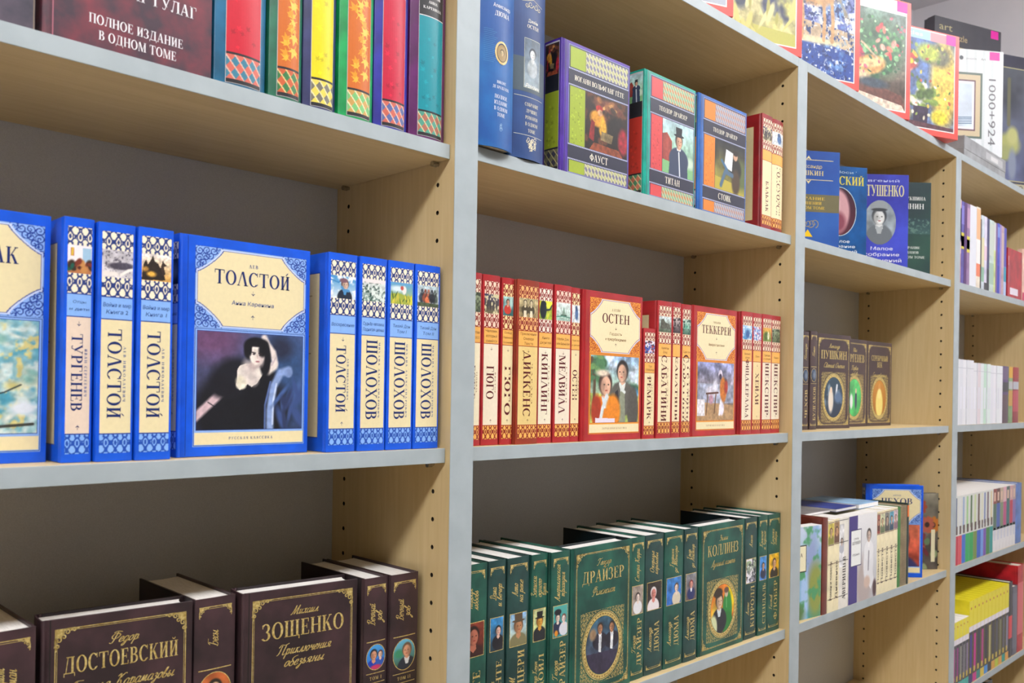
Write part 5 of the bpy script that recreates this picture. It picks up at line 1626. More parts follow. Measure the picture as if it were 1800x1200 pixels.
creams = ('efe6c8', 'efe4cc', 'ecdcae', 'e6cb86', 'f0e8d0', 'f0e4d0', 'eddcae')
for i, (x0, x1, y, h, ti, cp, ln_, pc, sb, au, lab) in enumerate(REDS):
    spine_out(hardcover, lab, x0, x1, y, 'B', 2, h, 131, board('93331f', .08) if ti == 'ДИККЕНС' else R_, group=G,
              spine=rp(title=ti, cap=cp, ln_=ln_, pic=pc, sub=sb, author=au, cv=138 if ti == 'ГЮГО' and not au else 129, cream=creams[i], orn=('f3e2c8', 'f2d4c0', 'f0d49a', 'e6b070', 'f0e6da', 'f4cfc0', 'f0d8a8')[i]))
face_out(hardcover, 'red hardcover facing out with a couple, the woman in an orange jacket', 245.2, 18, 30, 133, 'B', 2, 204, R_, group=G,
         front=classic_front(RED, 'ДЖЕЙН', 'ОСТЕН', ('Гордость', 'и предубеждение'), P_couple, 60, 12.8, 'ЗАРУБЕЖНАЯ КЛАССИКА'))
spine_out(hardcover, 'short red spine with a blue and white picture, lower than its neighbours', 379, 408.6, 15, 'B', 2, 160, 131, R_, group=G,
          spine=rp(title='РЕМАРК', cap=9, ln_=62, pic=P_collage, sub=('Три', 'товарища'), author='ЭРИХ МАРИЯ', cv=129, cream='efe0b4'))
for x0, x1, y, h, ti, cp, ln_, pc, sb, au, lab in (
 (409, 446, 12.5, 202.5, 'САБАТИНИ', 13, 98, P_castle, ('Капитан', 'Блад'), 'РАФАЭЛЬ', 'red spine with a castle picture, behind and right of the short red one'),
 (448.5, 473.2, 15, 203.5, 'САБАТИНИ', 6, 96, P_mono, (), None, 'very narrow red spine with a grey picture, between the castle and the green sails'),
 (473.6, 501, 15, 202.5, 'САБАТИНИ', 14, 104, P_sails, ('Одиссея',), 'РАФАЭЛЬ', 'red spine with large dark letters and green sails, left of the second red cover')):
    spine_out(hardcover, lab, x0, x1, y, 'B', 2, h, 131, R_, group=G, back=cream_back(RED), spine=rp(title=ti, cap=cp, ln_=ln_, pic=pc, sub=sb, author=au, cv=130, cream='efdfb8'))
face_out(hardcover, 'red hardcover facing out with a lady in white and orange at a tea table', 503, 17.5, 28, 133, 'B', 2, 204, R_, group=G,
         front=classic_front(RED, 'УИЛЬЯМ', 'ТЕККЕРЕЙ', ('Ярмарка тщеславия',), P_tea, 86, 12.8, 'ЗАРУБЕЖНАЯ КЛАССИКА'))
for x0, x1, y, h, ti, cp, ln_, pc, sb, au, lab in (
 (648.5, 684.5, 15, 205, 'ФИЦДЖЕРАЛЬД', 10, 98, P_blue, ('Великий', 'роман'), None, 'red spine with a light blue picture, first right of the tea table cover'),
 (685.2, 716.6, 16, 205, 'ХЕЙЛИ', 11, 54, P_bluered, ('Отель',), None, 'red spine with a blue and pink picture, third from the right on the red shelf'),
 (717, 751.5, 16, 205.5, 'ШЕКСПИР', 12, 90, P_sunset, ('Трагедии', 'и комедии'), None, 'red spine with an orange sunset picture and white label'),
 (752, 786, 18, 205.5, 'ШЕКСПИР', 12, 90, P_forest, ('Сонеты',), None, 'red spine with a dark green picture, last on the red shelf')):
    spine_out(hardcover, lab, x0, x1, y, 'B', 2, h, 131, R_, group=G, back=cream_back(RED), spine=rp(title=ti, cap=cp, ln_=ln_, pic=pc, sub=sb, author=au, cv=128, cream='f0e4cc' if ti != 'ХЕЙЛИ' else 'eed8a4'))

# bay 2, lower shelf: green gilt classics ----------------------------
G = 'green gilt classics on the lower shelf of the second bay'
m_gr = marble('12443c', '256656', 'marbled_green_board', 22)
G3 = (m_gr, m_gr, board('0c1a1e'))
m_dg = marble('183837', '2a5250', 'marbled_dark_green_board', 22)
H3 = (m_dg, m_dg, board('0c1a1e'))
gs = lambda *a, **k: gilt_spine(*a, **k)
for x0, x1, y, mt, sc_, au, fi, pc, lab in (
 (40, 86.6, 40, G3, ('первая', 'любовь'), 'ОТТЕ', None, port('4a1c18', '8a3a2a', 'b8705a', '2a1a18', '3a2020', face=.4), 'green gilt spine mostly hidden behind the first grey upright, lower shelf'),
 (87.6, 118, 40, H3, ('Дама', 'и вечер'), 'ДАНТЕ', 'Ал.', port('26343c', '3f9ae0', 'e2b8a8', '15151a', '22222a', face=.4, cx=.6, r=.2), 'green gilt spine with a dark haired woman against blue sky'),
 (118.8, 158, 38, H3, ('Лето', 'на реке'), 'ГЕРЦЕРИ', 'М.', port('b8c0a0', '8ab8e4', 'c08a64', '6a4a30', '7f7a58', '5a4a38', .3), 'green gilt spine with a person in a brown hat'),
 (158.8, 189.4, 35, G3, ('Записки', 'одного', 'Шута'), 'ДОЙЛ', 'Артур Конан', port('b0bc80', 'c8d098', 'd8a040', '6a3a20', '262a30', '1c1c20', .4), 'green gilt spine with a top hatted man on pale green'),
 (190.2, 227, 30, G3, ('Американская', 'трагедия'), 'ДРАЙЗЕР', 'Теодор', P_twofaces, 'green gilt spine with two pale faces, left of the first green cover')):
    spine_out(hardcover, lab, x0, x1, y - 14, 'C', 2, 205.5, 131, mt, group=G, pages='pages_top', spine=gs(sc_, au, pc, first=fi))
face_out(hardcover, 'green gilt hardcover facing out with two gentlemen in an oval', 229, 18, 31, 133, 'C', 2, 205.5, G3, group=G, pages='pages_top',
         front=gilt_front('Теодор', 'ДРАЙЗЕР', ('Финансист',), P_gents, 90, 16.5))
for x0, x1, y, mt, sc_, au, fi, pc, lab in (
 (363, 397.4, 20, G3, ('Сестра Керри',), 'ДРАЙЗЕР', 'Теодор', port('8a8078', 'a89a90', 'eadad2', '2a1e1e', 'e2e4ea', None, .3, r=.18), 'green gilt spine with a dark haired pale face, right of the two gentlemen'),
 (398, 444.4, 20, H3, ('Ожерелье', 'королевы'), 'ДЮМА', 'Александр', port('2a2226', '3a3430', 'd88a80', 'e4e0e4', 'e8e0e4', None, .3, cx=.42, r=.18), 'green gilt spine with a white wigged figure on black'),
 (445, 495, 19, G3, ('Графиня', 'де Монсоро'), 'ДЮМА', 'Александр', port('2f62b0', '3f86d0', 'ecd4c4', '5a4030', 'd8ceb8', None, -.2, cx=.66, r=.13), 'wide green gilt spine with a lady against blue'),
 (495.6, 533, 18, H3, ('Граф', 'де Лейтюр'), 'ДЮМА', 'Александр', port('5a4a4e', '8a8f98', 'd89a8a', '7a2a2c', '2a3468', None, .2, r=.16, collar='eef0f4'), 'green gilt spine with a red wigged man, left of the second green cover')):
    spine_out(hardcover, lab, x0, x1, y, 'C', 2, 205.5, 131, mt, group=G, pages='pages_top', spine=gs(sc_, au, pc, first=fi))
face_out(hardcover, 'green gilt hardcover facing out with a man and a woman in green in an oval', 536, 19, 31, 137, 'C', 2, 205.5, G3, group=G, pages='pages_top',
         front=gilt_front('Уилки', 'КОЛЛИНЗ', ('Лунный камень',), P_mangreen, 92, 17.5))
for x0, x1, y, mt, sc_, au, fi, pc, lab in (
 (678, 719.5, 20, H3, ('Алиса',), 'КЭРРОЛЛ', 'Льюис', P_crowd, 'green gilt spine with a pale crowd, right of the second green cover'),
 (720, 751.2, 18, G3, ('Красное', 'и черное'), 'СТЕНДАЛЬ', None, port('3a7ac8', '4a96e0', 'caa088', '22242c', '2c3450', None, .3, r=.18), 'green gilt spine with a man against bright blue'),
 (751.8, 796, 18, G3, ('Госпожа', 'Бовари'), 'ФЛОБЕР', 'Гюстав', port('d8a020', 'f0c02a', 'd8a884', '3a2a1e', '33302e', None, .4, r=.18), 'green gilt spine with a dark haired figure on yellow, last on the green shelf')):
    spine_out(hardcover, lab, x0, x1, y, 'C', 2, 205.5, 131, mt, group=G, pages='pages_top', spine=gs(sc_, au, pc, first=fi))

# bay 3, upper shelf: four covers turned to the left -----------------
G = 'blue covers turned to the left in the third bay'
def f_push(F):
    c = F.w / 2 + 2
    h = F.h
    for s, y in ((1, h - 18), (-1, h - 56)):
        F.rect(18, y - .5, F.w - 14, y + .5, 'e2d6a0', 3)
        F.poly([(c - 6, y), (c, y + s * 8), (c + 6, y), (c, y + s * 3)], 'e2d6a0', 3)
    F.text('Александр', c, h - 30, 7, 'd8c88a', 3, wid=56)
    F.caps('ПУШКИН', c, h - 43, 9, 'd8c88a', 3, wid=62)
    F.rect(0.5, h - 118, F.w - .5, h - 84, '6e6a50', 2)
    for t, y, ww in (('СОБРАНИЕ', h - 92, 70), ('СОЧИНЕНИЙ', h - 101, 56), ('В ОДНОМ ТОМЕ', h - 110, 70)):
        F.caps(t, c, y, 5.5, 'd8b84a', 3, wid=ww)
    for k in range(5):
        F.curl(c - 14 + k * 7, h - 140, 9, 72 * k, 1.2, 1.4, 'a89a60', 3)
    F.poly([(c - 10, h - 166), (c, h - 152), (c + 10, h - 166)], 'e8c21e', 4)
face_out(hardcover, 'mid blue cover with a dark gold band, partly behind the second grey upright', 0, 0, 26, 135, 'A', 3, 186, marble('1f4a9a', '2f5fae', 'blue_collected_board', 8), ang=-35, right=(998, 13), front=f_push, group=G)
def f_brod(F):
    c = F.w / 2 + 4
    h = F.h
    F.text('Иосиф', c + 18, h - 12, 5, 'aec4d8', 3, wid=50)
    F.caps('БРОДСКИЙ', c, h - 29, 17, 'd8cc4a', 3, wid=112, track=.06)
    F.disc(c, h - 92, 40, 50, 'b8d0de', 2)
    F.pic(c - 39, h - 141, c + 39, h - 43, Cv(78, 98, 1.4, '5a2c3a', '3a2030').el(.45, .5, .36, .46, 'c89aa0', .2).el(.3, .6, .2, .3, 'eadfe0', .5).el(.5, .28, .2, .2, '8a4a5a', .6).img, 3,
          (lambda a: ((a[1] / a[1].max() - .5) * 2) ** 2 + ((a[0] / a[0].max() - .5) * 2) ** 2 <= 1)(np.mgrid[0:int(98 * 1.4), 0:int(78 * 1.4)]))
    for t, y in (('Малое', h - 152), ('собрание', h - 162), ('сочинений', h - 172)):
        F.text(t, c + 4, y, 6, 'dfe8f0', 3, wid=len(t) * 8.5)
face_out(hardcover, 'teal blue cover with a round pink portrait, second of the turned covers', 0, 0, 26, 135, 'A', 3, 180, board('15508e'), ang=-33, right=(1124, 13), front=f_brod, group=G)
def f_yev(F):
    c = F.w / 2 + 4
    h = F.h
    F.text('Евгений', c, h - 14, 6, 'b9c0ea', 3, wid=84)
    F.caps('ЕВТУШЕНКО', c, h - 36, 24, 'd9d49a', 3, wid=106, track=.06)
    F.pic(c - 38, h - 156, c + 36, h - 57, Cv(74, 99, 1.5, '9aa6b0', '7f8a94').nz(5, .3, 3).bust(.48, .62, .19, 'd6dadc', '3a4046', '6a727a', .1, None, 'a8b0b6', 2.2).el(.48, .86, .27, .12, '8f979d', .2).el(.48, .785, .24, .035, '3a4046', .3).ln([(.42, .52), (.48, .5), (.56, .52)], .018, 'f2f4f4').img, 3,
          (lambda a: ((a[1] / a[1].max() - .5) * 2) ** 2 + ((a[0] / a[0].max() - .5) * 2) ** 2 <= 1)(np.mgrid[0:int(99 * 1.5), 0:int(74 * 1.5)]))
    for t, y in (('Малое', h - 164), ('собрание', h - 177), ('сочинений', h - 190)):
        F.text(t, c + 4, y, 7.4, 'e8ecf8', 3, wid=len(t) * 10)
face_out(hardcover, 'violet blue cover with a smiling man in a flat cap, third of the turned covers', 0, 0, 26, 135, 'A', 3, 206, marble('2a2f9a', '3f4cc8', 'violet_blue_board', 10), ang=-42, right=(1341, 13), front=f_yev, group=G)
def f_shum(F):
    c = F.w / 2
    h = F.h
    F.caps('ВАСИЛИЙ ШУКШИНА', c, h - 38, 8, 'e2e6e4', 3, wid=108)
    F.caps('ПОЛЫНИН', c + 8, h - 56, 12, 'e2e6e4', 3, wid=84)
    F.pic(4, h - 120, F.w - 2, h - 84, Cv(125, 36, 1, '3f5f5e', '2c4248').nz(8, .7, 3, '5f8078', .5, .62).img, 2)
    for t, y in (('СОБРАНИЕ', h - 152), ('РОМАНОВ', h - 163), ('В ОДНОМ ТОМЕ', h - 174)):
        F.caps(t, c + 18, y, 5.5, 'd8e0dc', 3, wid=len(t) * 6)
face_out(hardcover, 'dark green grey cover, last of the turned covers beside the upright', 0, 0, 26, 135, 'A', 3, 213, marble('24383e', '2f5248', 'dark_green_grey_board', 8), ang=-41, right=(1475, 13), front=f_shum, group=G)

# bay 3, middle shelf: brown gilt books ------------------------------
G = 'brown gilt books in the third bay'
m_b2 = marble('3c2c30', '54403f', 'marbled_umber_board', 14)
N3 = (m_b2, m_b2, board('241a1e'))
spine_out(hardcover, 'dark brown gilt spine just behind the second grey upright, middle shelf', 950, 979.5, 60, 'B', 3, 192, 131, N3, group=G, spine=gilt_spine(('Рассказы',), 'ЧЕХОВ', P_dark, oval=True))
spine_out(hardcover, 'dark brown spine with gold letters left of the blue oval cover', 980, 1010, 58, 'B', 3, 194, 131, N3, group=G, spine=gilt_spine(('Роман',), 'БУЛГАКОВ', P_dark, oval=True))
for r, an, h, fi, ti, sc_, pc, lab in (
  ((1166, 61), -6, 194, 'Александр', 'ПУШКИН', ('Евгений Онегин',), P_swan, 'brown gilt cover with a dark blue oval picture, nearest of three'),
  ((1325, 93), -1, 194, 'Иван', 'ТУРГЕНЕВ', ('Первая', 'любовь'), P_duel, 'brown gilt cover with a green oval picture, half hidden by its neighbour'),
  ((1460, 92), -2, 194, '', ('СЕРЕБРЯНЫЙ', 'ВЕК'), ('Стихотворения',), P_gown, 'brown gilt cover with a golden oval of a lady in yellow')):
    face_out(hardcover, lab, 0, 0, 26, 133, 'B', 3, h, N3, ang=an, right=r, group=G,
             front=gilt_front(fi or ' ', ti, sc_ if pc is not P_gown else (' ', 'Стихотворения'), pc, 96, 17 if pc is not P_gown else 12, 43, 50, cv=64))

# bay 3, lower shelf --------------------------------------------------
G = 'mixed books on the lower shelf of the third bay'
W_ = board('e9e6de', .04)
C_ = board('ece2bc', .05)
def f_lake(F):
    F.pic(.3, .3, F.w - .3, F.h - .3, P_lake(F.w, F.h), 1)
    F.rect(0, F.h - 84, F.w * .55, F.h - 34, '2a2824', 2)
    F.rect(0, F.h - 82, F.w * .55 - 2, F.h - 36, 'efe9c8', 3)
    F.caps('РЕКА', F.w * .28, F.h - 52, 7, '2a2824', 4, wid=32)
face_out(paperback, 'paperback cover with a lake landscape beside the second upright, lower shelf', 0, 0, 22, 104, 'C', 3, 172, W_, ang=-8, right=(938, 10), front=f_lake, group=G)
def s_plain(c, t=None, tc='2a2420', top=None, lines=True, pic=None, lw='5a2a22'):
    def f(F):
        w, h = F.w, F.h
        if c:
            F.rect(.1, .3, w - .1, h - .3, c, 1)
        if pic:
            F.pic(.3, h - 46, w - .3, h - 6, pic(w - .6, 40), 2)
        if top:
            F.rect(.2, h - 30, w - .2, h - 4, top, 2)
        if lines:
            for y in (h - 48, h * .52, 24, h - 5):
                F.rect(.2, y, w - .2, y + 1.2, lw, 3)
        if t:
            F.text(t, w / 2, h * .34, min(9, w * .45), tc, 4, rot=90, wid=h * .42)
    return f
def dw(c, **k):
    return s_plain(c, **k)
spine_out(hardcover, 'red brown spine right of the lake landscape paperback', 942, 963.5, 8.8, 'C', 3, 183, 190, board('6a2c22'), group=G, spine=s_plain(None, lines=False))
spine_out(paperback, 'cream paperback spine with a yellow picture, left of its look-alike with a man', 964, 988.5, 9, 'C', 3, 176, 180, C_, group=G, spine=s_plain(None, 'Роман и повести', pic=port('b8a83a', 'd8c85a', 'c8a880', '6a5030', '8a8a3a')))
spine_out(paperback, 'cream paperback spine with a bearded man, next to the white spine', 989, 1012, 9, 'C', 3, 177, 180, C_, group=G, spine=s_plain(None, 'Дневник', pic=port('8a6a4a', 'a8845a', 'd8a880', '3a2a20', '6a4a3a')))
spine_out(paperback, 'white spine with bold black lettering left of the man in a white shirt', 1012.5, 1052, 9, 'C', 3, 177, 190, W_, group=G,
          spine=lambda F: (s_plain(None, lw='3a3a44')(F), F.caps('АВЕРИНЦЕВ', F.w * .55, F.h * .33, 13, '1c1c22', 4, rot=90, wid=84), F.pic(.3, F.h - 96, F.w * .5, F.h - 12, port('d8d8dc', 'e8e8ec', 'd0b8a8', '2a2424', 'b8bcc8', None, .3)(18, 84), 3)))
def f_fold(F):
    w, h = F.w, F.h
    F.rect(.3, .3, 40, h - .3, '3c2f80', 1)
    F.pic(40, .3, w - .3, h - .3, P_fold(w - 40, h), 1)
    F.rect(9, h - 102, 58, h - 28, '2a2460', 2)
    F.rect(10.5, h - 100, 56, h - 30, 'eef2f2', 3)
    F.caps('СЕРГЕЙ', 33, h - 47, 4, '2a2a30', 4, wid=22)
    F.caps('АВЕРИНЦЕВ', 33, h - 55, 6, '2a2a30', 4, wid=40)
    F.text('Избранное', 33, h - 78, 5, '5a5a6a', 4, wid=32)
face_out(paperback, 'white and purple cover with a man in a white shirt folding his hands', 1055, 9, 30, 134, 'C', 3, 176, W_, front=f_fold, group=G)
for x0, x1, hh, pc, lab in ((1190.5, 1206, 178, port('8a3a30', 'a85a4a', 'd8a888', '3a2420', '5a2a24'), 'thin cream spine touching the man in the white shirt'),
                       (1206.5, 1229, 178, port('b8c49a', 'd8dcb8', 'd8b890', '4a3a2a', '6a7a5a'), 'cream spine with a pale green picture, second of the cream run'),
                       (1229.5, 1254, 179, port('5a5a58', '8a8a84', 'c8a890', '2a2422', '4a4a48'), 'cream spine with a grey portrait, third of the cream run'),
                       (1254.5, 1277, 179, port('3a8aa8', '5aa8c8', 'd8b8a0', '22262c', '2a4a68'), 'cream spine with a teal portrait, fourth of the cream run'),
                       (1277.5, 1299, 180, port('c8a8b8', 'dcc0cc', 'd8b8a0', '5a3a34', '8a6a7a'), 'cream spine with a pink portrait, last of the cream run')):
    spine_out(paperback, lab, x0, x1, 9.5, 'C', 3, hh - 4, 185, C_, group=G, spine=s_plain(None, 'Повести', pic=pc))
spine_out(hardcover, 'plain green spine on the lower shelf of the third bay', 1300, 1318.5, 10, 'C', 3, 175, 130, board('2f7a30'), group=G, spine=s_plain(None, lines=False))
spine_out(hardcover, 'khaki spine between the green one and the black one', 1319, 1354, 10, 'C', 3, 176, 96, board('8a7a5a'), group=G, spine=lambda F: F.stamp(4, 6, F.w - 4, F.h - 6, lace(F.w - 8, F.h - 12, 1, 1, .8), '7a6a4a', 2))
spine_out(hardcover, 'thin black green spine with an orange top beside the blue cover', 1354.5, 1366, 10, 'C', 3, 179, 86, board('14302e'), group=G, spine=s_plain(None, top='e8762a', lines=False))
face_out(hardcover, 'blue classic cover turned to the left behind the khaki spine', 0, 0, 25, 131, 'C', 3, 212, B, ang=-48, right=(1455, 13), group=G,
         front=classic_front(BLUE, 'АНТОН', 'ЧЕХОВ', ('Рассказы',), port('c04a3a', 'e07a5a', 'd8a890', '3a2a30', '3a3a6a'), 70),
         spine=classic_spine(BLUE, title='ЧЕХОВ', cap=10, ln_=60, pic=P_dark))
face_out(hardcover, 'dark floral cover turned to the left beside the third upright', 0, 0, 12, 132, 'C', 3, 184, board('3a322e'), ang=-38, right=(1589, 26), group=G,
         front=lambda F: (F.pic(9, .4, F.w - .4, F.h - .4, P_flowers(F.w - 9, F.h), 1), F.rect(F.w - 18, 18, F.w - 8, 96, 'd8d2b0', 2)))

# thin books lying flat on the row
def flat_book(label, x0, y0, w, d, t, c, dz):
    root = thing('paperback_book', label, 'book', (x0 * MM, y0 * MM, ztop('C', 3) + dz * MM), 0, 'thin books lying flat on the row')
    b = MB()
    b.box(.6, .6, .5, w - .6, d - .2, t - .5, MT['pages_top'])
    b.build('page_block', root)
    b = MB()
    b.box(0, 0, t - .5, w, d, t, board(c, .1), .1)
    b.box(0, 0, 0, w, d, .5, board(c, .1), .1)
    b.box(0, d - .5, 0, w, d, t, board(c, .1))
    b.build('cover', root)
flat_book('thin grey book lying flat on the cream and white spines', 962, 62, 122, 128, 5, '8a8688', 178)
flat_book('thin violet blue book lying flat behind the man in a white shirt', 1090, 52, 96, 130, 6, '3c4a9a', 178.2)
flat_book('pale blue book lying flat on the cream run', 1194, 50, 100, 128, 9, '9cc4ec', 176.5)

# bay 4 ----------------------------------------------------------------
G = 'thin books on the upper shelf of the far bay'
def stripes(*bands):
    """bands: (from fraction, to fraction, colour)"""
    def f(F):
        for a, b, c in bands:
            F.rect(.15, F.h * a + .2, F.w - .15, F.h * b - .2, c, 1)
    return f
S4 = [
 (1652, 1673, 206, 'b8888a', ((.35, 1, 'd8b0b8'), (.5, .9, 'c08a9a')), 'pinkish spine just behind the third upright, upper shelf of the far bay'),
 (1673.5, 1694, 204, '4a44a0', ((.42, .62, 'd8cc3a'), (.45, .58, '2a3a8a'), (.72, .95, '7a74cc')), 'violet spine with a yellow mark, second on the far upper shelf'),
 (1694.5, 1713.5, 204, '43105e', ((.0, 1, '4a1466'),), 'deep purple spine, third on the far upper shelf'),
 (1714, 1736, 204, '8a6a9a', ((.4, .6, 'd8cc3a'), (.44, .56, '2f3f5a'), (.7, .95, 'b890b8')), 'mauve spine with a yellow mark, beside the white spines'),
 (1736.5, 1786, 205, 'e2e4ee', ((.0, 1, 'dfe3ee'),), 'wide white spine on the far upper shelf'),
 (1786.5, 1817, 208, 'eadccc', ((.6, .98, 'eab88a'), (.14, .3, 'e8805a'), (.3, .6, 'f2eeee')), 'cream spine with an orange top, tallest on the far upper shelf'),
 (1818, 1826, 180, '34383a', ((.0, 1, '3a3e40'),), 'very thin dark spine beside the orange topped one'),
 (1826.5, 1848, 192, 'c4d0dc', ((.3, .7, 'dcd8b0'), (.1, .3, '8ab8a0')), 'pale spine with a green foot on the far upper shelf'),
 (1848.5, 1870, 192, 'd4d0ee', ((.0, .1, '30343c'), (.4, .6, 'e4c8dc')), 'lilac white spine with a dark foot on the far upper shelf'),
 (1870.5, 1889, 190, '30346a', ((.0, .3, '1f2a34'),), 'navy spine in the middle of the far upper shelf'),
 (1889.5, 1927, 190, 'b8ccc8', ((.5, .95, 'c8d4cc'), (.1, .4, 'a0c0b0')), 'pale green spine right of the navy one'),
 (1927.5, 1942, 188, 'c8d68a', ((.6, 1, 'd8dce0'),), 'yellow green thin spine on the far upper shelf'),
 (1942.5, 1956, 188, '6a4a8a', ((.0, 1, '7a5a98'),), 'thin purple spine left of the blue one'),
 (1956.5, 1976, 190, '2f48c0', ((.0, .4, '2a3fb8'), (.8, .95, '7a98e0')), 'saturated blue spine on the far upper shelf'),
 (1976.5, 1990, 189, '8a78c0', ((.0, 1, '9a88cc'),), 'thin lilac spine right of the blue one'),
 (1990.5, 2012, 188, 'b89aa0', ((.4, .9, 'c8b0a8'),), 'pink grey spine near the red cover'),
 (2012.5, 2034, 186, 'b8ccec', ((.0, .2, 'b0c8f0'), (.2, .42, '0f90b4'), (.42, 1, '4a48b0')), 'blue and teal spine left of the red cover'),
]
for x0, x1, h, c, bd, lab in S4:
    spine_out(paperback, lab, x0, x1, 11, 'A', 4, h, 140, board(c), group=G, spine=stripes(*bd))
def f_red(F):
    F.rect(.3, 3, 12, F.h - 3, 'b83040', 1)
    F.caps('ШОУ', 8, F.h - 36, 8, 'e8dce0', 3, rot=-90, wid=26)
    F.rect(6, 40, 18, 92, 'a8506a', 2)
    F.rect(22, 8, 96, 27, 'e2dcea', 2)
face_out(paperback, 'red cover facing out on the far upper shelf', 2048, 11, 14, 132, 'A', 4, 136, board('a8202e'), front=f_red, group=G)
face_out(paperback, 'pale pink cover facing out at the right edge of the far upper shelf', 2186, 11, 14, 130, 'A', 4, 150, board('eac0b0'), front=stripes((0, .16, 'c02a5a')), group=G)

G = 'white spines on the middle shelf of the far bay'
W4 = board('dde0e8', .03)
tints = ('dfe2ea', 'd8dce6', 'e2e4ec', 'dde0e8', 'e0e2ec', 'e0e2ea', 'dcd2da', 'dde6ea', 'bcdccc', 'dceaea', 'e0e4ee', 'e8e8f2', 'e4eaf0', 'e8eaf2')
for i in range(14):
    x0 = 1652 + i * 26.4
    h = 164 - (i > 4) * 5 - (i > 9) * 2
    lab = ('white thin spine tight against the third upright', 'second white spine from the third upright', 'third white spine from the third upright', 'fourth white spine from the third upright',
           'fifth white spine from the third upright', 'white spine just left of the pinkish white one', 'pinkish white spine in the white run', 'white spine between the pinkish and the mint ones',
           'mint tinted spine in the white run', 'white spine right of the mint one', 'white spine with a dark gap beside it', 'third white spine from the purple book', 'second white spine from the purple book', 'last white spine, against the purple book')[i]
    spine_out(paperback, lab + ', far middle shelf', x0, x0 + 26, 11 + (i * 7) % 3, 'B', 4, h, 140, W4, group=G, spine=lambda F, i=i: (F.rect(.3, .3, F.w - .3, F.h - .3, tints[i], 1), F.rect(.3, F.h - 22, F.w - .3, F.h - 20.6, 'b8bcc8', 2), F.rect(F.w * .3, 40, F.w * .7, 96, np.clip(np.array([.86, .87, .92]) + .02 * (i % 3), 0, 1), 2)))
for x0, x1, c, bd, lab in ((2024, 2078, '4a2f6a', ((.55, .72, '34343c'), (.0, .5, '5a4450'), (.76, .98, '6a5a7a')), 'purple and charcoal spine right of the white run'),
                           (2079, 2117, '7fa070', ((.8, 1, 'd8a83a'), (.6, .74, 'b8bcc0'), (.3, .58, 'c89a4a')), 'green and yellow spine between the purple and the red ones'),
                           (2118, 2172, '8a2230', ((.8, 1, 'a03030'), (.6, .74, 'b8bcc8'), (.2, .58, 'b84a5a')), 'crimson spine, last on the far middle shelf')):
    spine_out(hardcover, lab, x0, x1, 12, 'B', 4, 158, 135, board(c), group='books beside the white run', spine=stripes(*bd))

G = 'paperbacks with coloured feet on the lower shelf of the far bay'
F4 = [('c01a3c', '2f4a7a', 'red'), ('d04a58', 'd8dce0', 'pale red'), ('2f68c8', '8fa8d0', 'blue'), ('12a85a', '9acc8a', 'green'), ('0fa04e', '3f6a38', 'bright green'), ('6f8a34', 'c8d8a0', 'olive'),
      ('1f58c0', '5a3a30', 'cobalt'), ('6a98e0', 'dcdcc0', 'light blue'), ('6f42a8', '4a68b0', 'violet'), ('2f7f3a', '6a5060', 'dark green'), ('0a9090', 'd8c898', 'teal')]
xs = [1655, 1684, 1709, 1736, 1765, 1795, 1823, 1853, 1874, 1896, 1926, 1952]
for i, (ft, tp, nm) in enumerate(F4):
    spine_out(paperback, 'paperback spine with a solid %s foot on the far lower shelf' % nm, xs[i], xs[i + 1], 11, 'C', 4, 172, 190, board('e2e2e4', .03), group=G,
              spine=lambda F, ft=ft, tp=tp: (F.rect(.2, F.h * .42, F.w - .2, F.h - .3, 'd8dcd8', 1), F.rect(F.w * .2, F.h * .5, F.w * .62, F.h - 5, tp, 2), F.rect(F.w * .3, F.h * .44, F.w * .8, F.h * .56, '4a3430', 3), F.rect(.2, .3, F.w - .2, F.h * .42, ft, 2)))
G = 'slim patterned paperbacks on the lower shelf of the far bay'
T4 = [('4a6a58', '8a3a34', 'dark green'), ('3a5aa8', '5a3430', 'dusk blue'), ('7a8a6a', 'b8a890', 'sage'), ('b0487a', 'd8a8b8', 'pink'), ('2f6a70', '40605a', 'petrol'), ('b82f4a', 'c89aa0', 'rose red'), ('7f6aa8', 'b09a98', 'greyish violet')]
xs = [1953, 1982, 2012, 2040, 2068, 2098, 2126, 2153]
for i, (cc, tp, nm) in enumerate(T4):
    spine_out(paperback, 'slim %s paperback spine with a pale foot on the far lower shelf' % nm, xs[i], xs[i + 1], 11, 'C', 4, 171, 190, board('dcdce0', .03), group=G,
              spine=lambda F, cc=cc, tp=tp: (F.rect(.2, F.h * .38, F.w - .2, F.h * .76, cc, 1), F.rect(.2, F.h * .76, F.w - .2, F.h - .3, tp, 1), F.el if False else F.rect(F.w * .2, F.h * .8, F.w * .7, F.h * .94, 'd8b8a4', 2), F.rect(F.w * .25, 30, F.w * .75, F.h * .38, 'c8ccdc', 2), F.rect(.2, F.h * .34, F.w - .2, F.h * .38, '5a6a6a', 2)))
spine_out(hardcover, 'steel blue spine at the right end of the far lower shelf', 2154, 2212, 11, 'C', 4, 173, 185, board('4a70b4'), group=G, spine=s_plain(None, lines=False))

